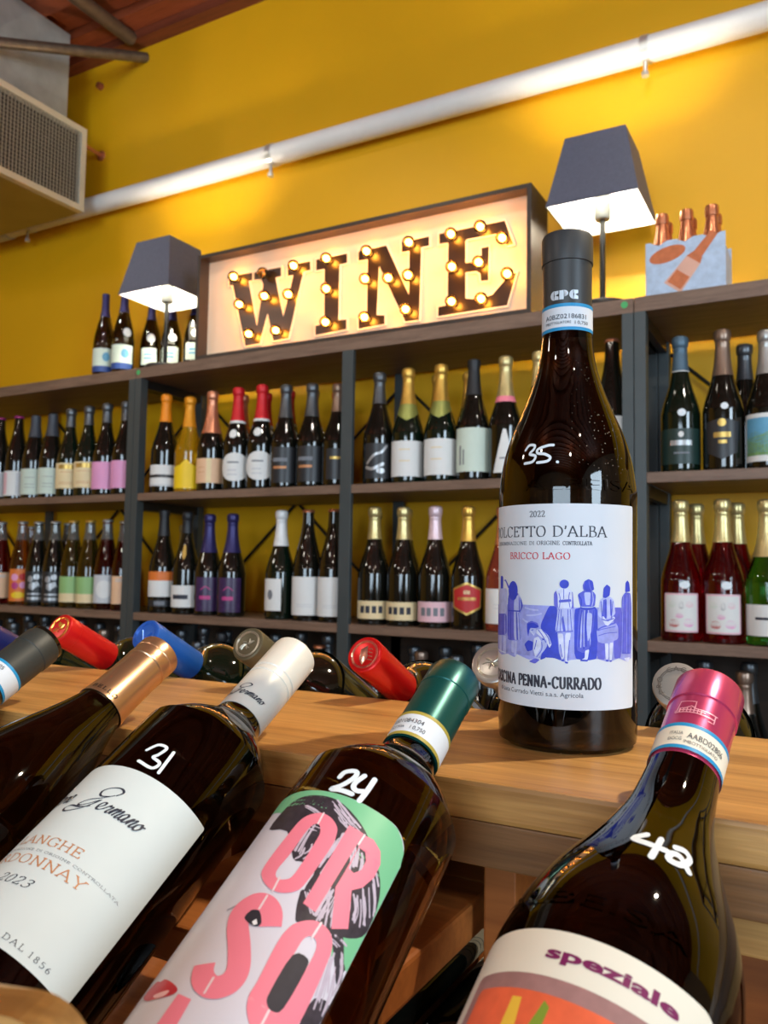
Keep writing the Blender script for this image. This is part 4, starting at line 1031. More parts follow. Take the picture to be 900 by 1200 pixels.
numerals(b3, PR2, .0375, ART['n24'], 2.3)

# ---- leaning bottle with the raspberry capsule, priced 42
b4 = empty('wine_bottle', mat=leaning((-.0552, .4147, 1.0446), 32.97, 6.1, .305), label='leaning dark bottle with a raspberry pink capsule and cream picture label, priced 42', cat='bottle', group='wine bottles leaning on the near side')
MB().lathe(pr, 96).build('glass', g_spez, b4, angle=60)
rcap = mat('raspberry_capsule', srgb(206, 74, 118), 0.25, 0.55, vary=0.04)
c4 = MB().lathe(cap_prof(.0146, .2500, .3045, (.2865, .0006), .0014, .0147), 64).build('capsule', rcap, b4, angle=25)
c4f = Prof([(.0148, 0), (.0148, .4)])
wr = Wrap(c4f, .0147, .0003, .00002)
pt = lambda a: [(-6.6 + x * .37, 274.2 + z * .44) for x, z in a]
for ln in ([(2, 1), (4, 15), (22, 15), (22, 3)], [(2, 1), (0, 1), (0, -1), (46, -1)], [(5, 0), (5, 5), (12, 5), (18, 8), (24, 5), (34, 5)], [(30, 5), (48, 5)], [(46, 5), (46, -6), (40, -6)], [(5, 2.4), (34, 2.4)]):
    wr.ribbon(pt(ln), .5, smooth=False, layer=0)
for x in range(6, 34, 4): wr.ribbon(pt([(x, -1), (x, 5)]), .4, smooth=False, layer=0)
wr.build('print', mat('pink_silver_print', srgb(240, 176, 192), 0.35, 0.3, vary=0.02), c4)
strip(b4, c4f, .0405, 251.6, 266.8, cream, blue_edge, [('AABD02806', 6, 258.0, 4.6, 44), ('IMBOTTIGLIATO', 4, 254.9, 2.4, 40), ('ITALIA', -14, 259.4, 2.6, 15), ('DOCG', -14, 256.0, 2.6, 15)], -127, 127)
wl = Wrap(PR, .0405, .00012); wl.grid(-46, 48, 30, 141.2, 9, layer=0)
lb = wl.build('label', cream, b4)
wt = Wrap(PR, .0405, .00024, .00002); wt.text('speziale', -7.6, 131.8, 5.6, bold=.035, width=40.4); wt.build('lettering', purple_ink, lb)
wa = Wrap(PR, .0405, .00024, .00003)
wa.grid(-33, 34, 34, 125.8, 2, 0, layer=0); wa.grid(-29, 30, 38, 120.6, 2, 1, layer=1)
wa.poly([(-13.0, 118.0), (-9.8, 118.0), (-8.0, 104), (-13.4, 104)], 2, layer=2); wa.poly([(-2.6, 118.6), (-.6, 117), (-1.6, 100), (-6.4, 104)], 3, layer=2)
wa.poly([(8, 112), (16, 108), (20, 90), (6, 84), (0, 98)], 4, layer=2); wa.poly([(-26, 100), (-18, 96), (-16, 70), (-27, 66)], 2, layer=2)
wa.build('picture', [mat('mauve_print', srgb(158, 116, 112), 0.6, vary=0.1, vscale=200), mat('orange_print', srgb(228, 98, 58), 0.6, vary=0.12, vscale=120), mat('yellow_print', srgb(236, 190, 60), 0.6, vary=0.05),
                     mat('leaf_print', srgb(128, 150, 44), 0.6, vary=0.05), mat('deep_red_print', srgb(170, 40, 44), 0.6, vary=0.1, vscale=150)], lb)
numerals(b4, PR, .0405, ART['n42'], 3.0)
we = Wrap(PR, .0405, .0006, .00002); we.text('ALBEISA', -40, 152, 8, width=72); we.build('embossing', g_spez, b4)

# ---- leaning bottle with the copper capsule and the one at the left edge
b1 = empty('wine_bottle', mat=leaning((-.397, .4115, 1.041), 30.2, -1.2, .297), label='leaning dark olive bottle with a shiny copper capsule', cat='bottle', group='wine bottles leaning on the near side')
pr1 = smooth_prof(BURG); PR1 = Prof(pr1)
MB().lathe(pr1, 96).build('glass', g_olive, b1, angle=60)
c1 = MB().lathe([(.0156, .2385), (.0161, .2385), (.0152, .246), (.0146, .256), (.0143, .268), (.0143, .2790), (.0139, .2794), (.0139, .2802), (.0145, .2808), (.0145, .2825), (.0142, .2832), (.0142, .289), (.0145, .2895), (.0145, .2955), (.0140, .2968), (.0128, .2972), (0, .2972)], 64).build('capsule', mat('copper_capsule', srgb(208, 166, 128), 0.28, 0.85, vary=0.03), b1, angle=25)
wt = Wrap(Prof([(.0162, .2385), (.0153, .246), (.0147, .256), (.0144, .268)]), .0150, .0003, .00002); wt.serif('BELLO', -0.5, 241.0, 2.8, 17.0, nib=(.1, .22), track=.25); wt.build('lettering', mat('brown_ink', srgb(52, 34, 22), 0.5, vary=0.02), c1)
b0 = empty('wine_bottle', mat=leaning((-.512, .4125, 1.041), 30.0, -1.0, .30), label='leaning bottle with a matte charcoal capsule and blue edged tax band', cat='bottle', group='wine bottles leaning on the near side')
MB().lathe(pr, 64).build('glass', g_dark, b0, angle=60)
MB().lathe(cap_prof(.0146, .2500, .30, (.285, .0004), .0030, .0147), 64).build('capsule', mat('matte_charcoal_capsule', srgb(50, 54, 52), 0.5, 0.1, vary=0.05), b0, angle=25)
strip(b0, Prof([(.0148, 0), (.0148, .4)]), .0405, 246, 262, paper, blue_edge, [('A0BZ0218305', -30, 255.2, 4.0, 66), ('l 0,750', 12, 250.6, 3.0, 24)], -127, 127)

# ---- bottles leaning on the far side, caps towards the camera
def far_bottle(x, capm, label, tilt=28, ov=0.05, emblem='disc', yaw=0, top=None, shape=None, gl=None, h0=None):
    ti = math.radians(tilt)
    n = Vector((0, math.sin(ti), math.cos(ti))); a = Vector((math.sin(math.radians(yaw)), -math.cos(ti), math.sin(ti))).normalized()
    P_ = Vector((x, .5686, .999)) + n * .0168 + a * ov
    s = a.cross(Vector((0, 0, 1))).normalized(); up = s.cross(a)
    m = Matrix((s, -up, a)).transposed().to_4x4(); m.translation = P_ - a * .30
    t = empty('wine_bottle', mat=m, label=label, cat='bottle', group='wine bottles leaning on the far side')
    MB().lathe(shape or pr2, 56).build('glass', gl or g_green, t, angle=60)
    c = MB().lathe(cap_prof(.0141, h0 or .236, .3, (.286, .0003), .0016, .0141), 56).build('capsule', capm, t, angle=25)
    e = MB()
    if emblem:
        for r in (.0098, .0108):
            ring = [(r * math.cos(2 * PI * i / 40), r * math.sin(2 * PI * i / 40), .2999) for i in range(41)]
            e.tube(ring, .0003, 6, caps=False)
    random.seed(int(abs(x) * 1000))
    if emblem == 'crest':
        for i in range(9):
            q = random.uniform(0, 6.28); r0, r1 = random.uniform(.000, .003), random.uniform(.004, .0075)
            e.tube([(r0 * math.cos(q), r0 * math.sin(q), .2999), ((r0 + r1) * .5 * math.cos(q + .3), (r0 + r1) * .5 * math.sin(q + .3), .3001), (r1 * math.cos(q + .5), r1 * math.sin(q + .5), .2999)], .0006, 6)
    elif emblem == 'sail':
        e.add([(-.001, -.007, .3), (.004, -.004, .3), (.0035, .004, .3), (0, .0085, .3), (-.003, .002, .3), (.0005, 0, .3012)], [(0, 1, 5), (1, 2, 5), (2, 3, 5), (3, 4, 5), (4, 0, 5)])
        for i in range(4): e.tube([(-.0075 + .0006 * i, .004 - .0028 * i, .2999), (-.003, .0035 - .0028 * i, .2999)], .00045, 6)
    elif emblem == 'stars':
        for i in range(16): e.tube([(.0125 * math.cos(i * PI / 8), .0125 * math.sin(i * PI / 8), .2997), (.0125 * math.cos(i * PI / 8), .0125 * math.sin(i * PI / 8), .3002)], .0007, 6)
        e.tube([(-.006, -.003, .2999), (0, .005, .3001), (.005, -.004, .2999)], .0008, 6)
    if e.v: e.build('emblem', EMB.get(capm.name, capm), c)
    return t, c


gold_emb = mat('gold_emblem', srgb(240, 196, 96), 0.25, 0.9, vary=0.02)
navy = mat('navy_capsule', srgb(34, 44, 112), 0.35, 0.3, vary=0.05)
redc = mat('red_capsule', srgb(206, 22, 26), 0.3, 0.25, vary=0.04)
redc2 = mat('bright_red_capsule', srgb(224, 28, 30), 0.25, 0.35, vary=0.04)
bluec = mat('blue_capsule', srgb(34, 98, 196), 0.35, 0.3, vary=0.05)
taupe = mat('taupe_capsule', srgb(100, 94, 72), 0.4, 0.4, vary=0.04)
silverc = mat('silver_capsule', srgb(186, 184, 178), 0.3, 0.7, vary=0.04)
pearl = mat('pearl_capsule', srgb(206, 198, 186), 0.3, 0.55, vary=0.03)
emb_light = mat('pale_emblem', srgb(196, 190, 172), 0.3, 0.7, vary=0.02)
emb_rosy = mat('rosy_emblem', srgb(236, 196, 180), 0.2, 0.9, vary=0.02)
EMB = {'red_capsule': gold_emb, 'bright_red_capsule': emb_rosy, 'taupe_capsule': emb_light, 'silver_capsule': emb_light, 'blue_capsule': bluec, 'navy_capsule': navy, 'pearl_capsule': mat('stamped_ring', srgb(120, 112, 104), 0.4, 0.4, vary=0.02)}

far_bottle(-.780, navy, 'leaning bottle with a navy blue capsule at the left edge, far side of the rack', ov=.050, emblem=None)
far_bottle(-.636, redc, 'leaning bottle with a red capsule and gold emblem, behind the charcoal capsule', ov=.055, emblem='crest', h0=.233)
far_bottle(-.528, bluec, 'leaning bottle with a bright blue capsule on the far side of the rack', ov=.054, emblem='stars', h0=.228)
far_bottle(-.419, taupe, 'leaning bottle with a grey brown capsule behind the white screw cap', ov=.051, emblem='crest', gl=g_dark)
far_bottle(-.312, redc2, 'leaning bottle with a shiny red capsule and sail emblem beside the teal capsule', ov=.047, emblem='sail', h0=.232, gl=g_dark)


def flared(x, capm, label, ov, emblem):
    t, c = far_bottle(x, capm, label, ov=ov, emblem=emblem, gl=g_dark)
    pf = [(.0146, .230), (.0148, .2305), (.0122, .252), (.0112, .268), (.0118, .280), (.0140, .287), (.0149, .291), (.0150, .2975), (.0146, .2992), (.0130, .2998), (0, .2997)]
    bpy.data.objects.remove(c.children[0]) if False else None
    me = MB().lathe(pf, 56).mesh('capsule', capm, True, 25)
    c.data = me
    # the neck under it is slimmer too
    nk = [p for p in pr2 if p[1] < .232] + [(.0120, .250), (.0108, .268), (.0112, .282), (.0128, .289), (.0130, .297), (0, .2972)]
    g_ = [o for o in t.children if o.name.startswith('glass')][0]
    g_.data = MB().lathe(nk, 56).mesh('glass', g_dark, True, 60)
    return c


flared(-.21, silverc, 'leaning bottle with a silver grey disc topped cap, half behind the standing bottle', .050, 'crest')
pc = flared(-.092, pearl, 'leaning bottle with a pale stamped cap, behind the raspberry capsule', .036, 'disc')
# stamped letters round the rim of the pale cap
rng = MB()
for i, ch in enumerate('PRO CACIORE'):
    if ch == ' ': continue
    cu = bpy.data.curves.new('txt', 'FONT'); cu.body = ch; cu.size = .0050; cu.align_x = 'CENTER'; cu.resolution_u = 2
    o = bpy.data.objects.new('txt', cu); COL.objects.link(o)
    dg = bpy.context.evaluated_depsgraph_get(); dg.update()
    me = bpy.data.meshes.new_from_object(o.evaluated_get(dg)); bpy.data.objects.remove(o)
    a = math.radians(35 - i * 24)
    mx = Matrix.Translation((.0103 * math.cos(a), .0103 * math.sin(a), .29995)) @ Matrix.Rotation(a - PI / 2, 4, 'Z') @ Matrix.Translation((0, -.0016, 0))
    rng.add([tuple(mx @ v.co) for v in me.vertices], [tuple(p.vertices) for p in me.polygons])
rng.build('lettering', EMB['pearl_capsule'], pc, smooth=False)

# ---- bottles lying in the tier under the counter
def lying(x, y, z, tilt, label, labels=False):
    t = empty('wine_bottle', mat=leaning((x, y + .30 * math.cos(math.radians(tilt)), z + .30 * math.sin(math.radians(tilt))), tilt, 0, .30), label=label, cat='bottle', group='wine bottles lying under the counter')
    MB().lathe(pr2, 56).build('glass', g_dark, t, angle=60)
    MB().lathe(cap_prof(.0141, .236, .3, (.286, .0003), .0016, .0141), 40).build('capsule', taupe, t, angle=25)
    dots = MB()
    for i in range(40):
        q = 2 * PI * i / 40
        dots.lathe([(0, -.0004), (.0007, 0), (0, .0004)], 6, mat=Matrix.Translation((.0355 * math.sin(q), -.0355 * math.cos(q), .0022)))
    dots.build('base_dots', mat('pale_glass_dot', srgb(120, 128, 124), 0.15, coat=.5, vary=.02), t)
    if labels:
        w_ = Wrap(PR2, .0375, .0003); w_.grid(-50, 50, 66, 150, 0, layer=0); l_ = w_.build('label', cream, t)
        w_ = Wrap(PR2, .0375, .0005)
        for i in range(5): w_.ribbon([(-40, 74 + 5 * i), (40, 74 + 5 * i)], .8, layer=0)
        w_.build('print', grey_ink, l_)
    return t


lying(-.246, .372, .8662, 0, 'dark bottle lying on its side under the oak board, no label showing')
lying(-.188, .442, .8148, 0, 'dark bottle lying base first under the counter with a cream label', True)

# rounded oak end piece nearest the camera at the lower left corner
ep = MB(); pts = [(-.16, -.09), (-.16, -.006), (-.10, -.002), (-.05, .0)]
pts += [(-.018 + .018 * math.sin(q), -.018 + .018 * math.cos(q)) for q in [PI / 2 * i / 8 for i in range(9)]] + [(.0, -.09)]
ep.prism(pts, -.008, .008)
er = ep.build('front_divider', oak, None, smooth=False, bevel=.003)
er.parent = rk
er.location = (-.1385 + .3, .1235 - .47, 1.0075)
er.scale = (.78, .78, .78)
er.rotation_euler = (0, 0, .35)

# ------------------------------------------------------------------ shelf bottles
CHAMP = [(0, .006), (.02, .004), (.036, 0), (.0415, .003), (.0435, .012), (.0437, .13), (.0430, .143), (.0400, .160), (.0345, .180), (.0282, .201), (.0228, .222), (.0190, .243), (.0166, .264), (.0152, .285), (.0146, .298), (.0150, .304), (.0162, .308), (.0165, .318), (0, .320)]
CROWN = [(0, .005), (.02, .003), (.032, 0), (.0362, .004), (.0368, .012), (.0368, .125), (.0352, .150), (.0310, .180), (.0255, .208), (.0205, .232), (.0170, .254), (.0155, .275), (.0148, .292), (.0150, .300), (0, .303)]
SLIM = [(0, .005), (.02, .003), (.034, 0), (.0388, .004), (.0395, .012), (.0396, .135), (.0385, .155), (.0350, .178), (.0300, .202), (.0245, .225), (.0195, .250), (.0162, .275), (.0150, .300), (.0148, .318), (0, .320)]
MINI = [(0, .004), (.02, 0), (.0262, .003), (.0268, .01), (.0268, .09), (.0250, .105), (.0200, .128), (.0150, .150), (.0125, .170), (.0120, .186), (.0132, .190), (.0132, .197), (0, .198)]
SH = {'champ': smooth_prof(CHAMP), 'crown': smooth_prof(CROWN), 'slim': smooth_prof(SLIM), 'bord': pr2, 'burg': pr1, 'mini': smooth_prof(MINI)}
R0S = {'champ': .0437, 'crown': .0368, 'slim': .0396, 'bord': .0375, 'burg': .0408, 'mini': .0268}
WIDE = {'champ': 1.04, 'crown': 1.12, 'slim': 1.12}
CACHE = {}


def cached(key, fn):
    if key not in CACHE:
        o = fn()
        CACHE[key] = o.data
        bpy.data.objects.remove(o)
    return CACHE[key]


def cover(shape, h0, zt, bulge=.0016, top='mush'):
    """foil cover following the bottle's own outline from h0 to above its top"""
    P_ = Prof(SH[shape]); H = SH[shape][-1][1]
    pts = [(P_.r(h0) - .0004, h0), (P_.r(h0) + .0009, h0)]
    n = 8
    for i in range(1, n + 1):
        z = h0 + (H - .024 - h0) * i / n
        pts.append((P_.r(z) + .0009, z))
    if top == 'mush':
        pts += [(.0165, H - .022), (.0152, H - .017), (.0172, H - .014), (.0186, H - .006), (.0186, H + .004), (.0172, H + .009), (.012, H + .0125), (0, H + .0135)]
    elif top == 'straight':
        pts += [(P_.r(H - .01) + .0012, H - .012), (P_.r(H - .01) + .0012, H - .001), (P_.r(H - .01) - .001, H + .0012), (0, H + .0014)]
    return pts


def tip(shape, rr=.0165):
    H = SH[shape][-1][1]
    return [(rr - .001, H - .007), (rr + .0006, H - .0065), (rr + .0004, H - .003), (rr - .002, H + .001), (0, H + .002)]


def bottle(style, x, yv, shelf, hh, label, group, turn=0.0):
    st = STYLE[style]
    sh = st['shape']
    t = empty('bottle' if st.get('kind') != 'wine' else 'wine_bottle', (x, yv, TOPZ[shelf] + .0006), (0, 0, turn), label=label, cat='bottle', group=group)
    nat = SH[sh][-1][1] + (.0135 if st.get('top', 'mush') == 'mush' and st.get('foil') else .001)
    k = hh / nat
    w_ = WIDE.get(sh, 1.0)
    t.scale = (w_, w_, k)
    P_ = Prof(SH[sh]); R0 = R0S[sh]
    gm = st['glass']
    link('glass', cached(('g', sh, gm.name), lambda: MB().lathe(SH[sh], 36).build('glass', gm, None, angle=60)), t)
    if st.get('foil'):
        fm, h0 = st['foil']
        cn = 'crown_cap' if st.get('top') == 'crown' else 'foil_capsule'
        f = link(cn, cached(('f', style), lambda: MB().lathe(tip(sh) if st.get('top') == 'crown' else cover(sh, h0, 0, top=st.get('top', 'mush')), 32).build(cn, fm, None, angle=40)), t)
    if sh == 'crown':
        link('neck', cached(('n', sh), lambda: MB().lathe([(P_.r(z) + .0004, z) for z in [.236 + .006 * i for i in range(10)]], 32).build('neck', g_clear, None, angle=60)), t)
    for i, lab in enumerate(st.get('labels', [])):
        nm, args, lm, extra = lab

        def mk():
            w = Wrap(P_, R0, .0004 + .0003 * i, .00006, 3.0)
            if isinstance(args, list): w.poly(args, 0, layer=0)
            else: w.grid(*args, 0, layer=0)
            mats = [lm]
            for shp, em in extra:
                if em not in mats: mats.append(em)
                if len(shp) == 5 and isinstance(shp[0], (int, float)): w.grid(shp[0], shp[1], shp[2], shp[3], shp[4], mats.index(em), layer=1)
                elif isinstance(shp, tuple) and shp[0] == 'r': w.ribbon(shp[1], shp[2], mats.index(em), layer=1)
                else: w.poly(shp, mats.index(em), layer=1)
            return w.build(nm, mats, None)
        link(nm, cached(('l', style, i), mk), t)
    return t


def oval(u, h, a, b, n=18): return [(u + a * math.cos(2 * PI * i / n), h + b * math.sin(2 * PI * i / n)) for i in range(n)]


def bars(u0, u1, hs, em, hgt=1.6): return [((u0, u1, h, h + hgt, 0), em) for h in hs]


pw = mat('shelf_label_white', srgb(226, 228, 226), 0.55, vary=.03)
pcr = mat('shelf_label_cream', srgb(232, 212, 166), 0.55, vary=.06)
pmint = mat('shelf_label_mint', srgb(206, 222, 208), 0.55, vary=.04)
ppink = mat('shelf_label_pink', srgb(228, 158, 202), 0.5, vary=.04)
ppale = mat('shelf_label_pale_pink', srgb(232, 190, 200), 0.5, vary=.04)
ppeach = mat('shelf_label_peach', srgb(232, 190, 152), 0.5, vary=.04)
pgreen = mat('shelf_label_green', srgb(146, 190, 122), 0.5, vary=.05)
pgrey = mat('shelf_label_grey', srgb(198, 202, 206), 0.5, vary=.08, vscale=150)
pdark = mat('shelf_label_dark', srgb(40, 42, 46), 0.4, vary=.1)
pgdark = mat('shelf_label_dark_green', srgb(28, 52, 48), 0.4, vary=.1)
ppurp = mat('shelf_label_purple', srgb(58, 38, 78), 0.35, vary=.3, vscale=120)
pblue = mat('shelf_print_blue', srgb(40, 72, 140), 0.5, vary=.08)
pyell = mat('shelf_label_yellow', srgb(242, 204, 28), 0.5, vary=.05)
porange = mat('shelf_print_orange', srgb(222, 120, 48), 0.5, vary=.06)
pred = mat('shelf_print_red', srgb(188, 40, 42), 0.5, vary=.1)
psilver = mat('shelf_print_silver', srgb(176, 178, 180), 0.35, 0.5, vary=.15, vscale=150)
pgold = mat('shelf_print_gold', srgb(206, 172, 92), 0.35, 0.6, vary=.1)
pmag = mat('shelf_print_magenta', srgb(190, 60, 130), 0.45, vary=.1)
psky = mat('shelf_print_sky', srgb(96, 162, 196), 0.5, vary=.15)
phill = mat('shelf_print_hill', srgb(112, 152, 84), 0.5, vary=.25, vscale=120)
f_silver = foil('silver', 176, 178, 176); f_dsilver = foil('dark_silver', 96, 100, 104); f_gold = foil('gold', 222, 178, 84); f_pgold = foil('pale_gold', 214, 198, 140)
f_rgold = foil('rose_gold', 222, 150, 116); f_orange = foil('orange', 240, 142, 20, .45, .1); f_red = foil('red', 206, 28, 38, .4, .2); f_black = foil('black', 34, 36, 40, .45, .15)
f_navy = foil('navy', 44, 44, 104, .35, .3); f_purple = foil('purple', 50, 46, 100, .35, .4); f_white = foil('white', 226, 228, 228, .4, .1); f_mag = foil('magenta', 164, 44, 120, .4, .2)
f_cop = foil('copper', 196, 124, 88); f_steel = foil('steel_blue', 78, 104, 122, .4, .3); f_bronze = foil('bronze', 150, 128, 112); f_pink = foil('pink_white', 232, 206, 214, .35, .3); f_yel = foil('amber_yellow', 226, 150, 30, .35, .3); f_grey = foil('grey', 62, 68, 78, .45, .1)
med = (oval(6, 178, 15, 13), pw)


def halfmoon(): return oval(2, 72, 50, 45, 28)


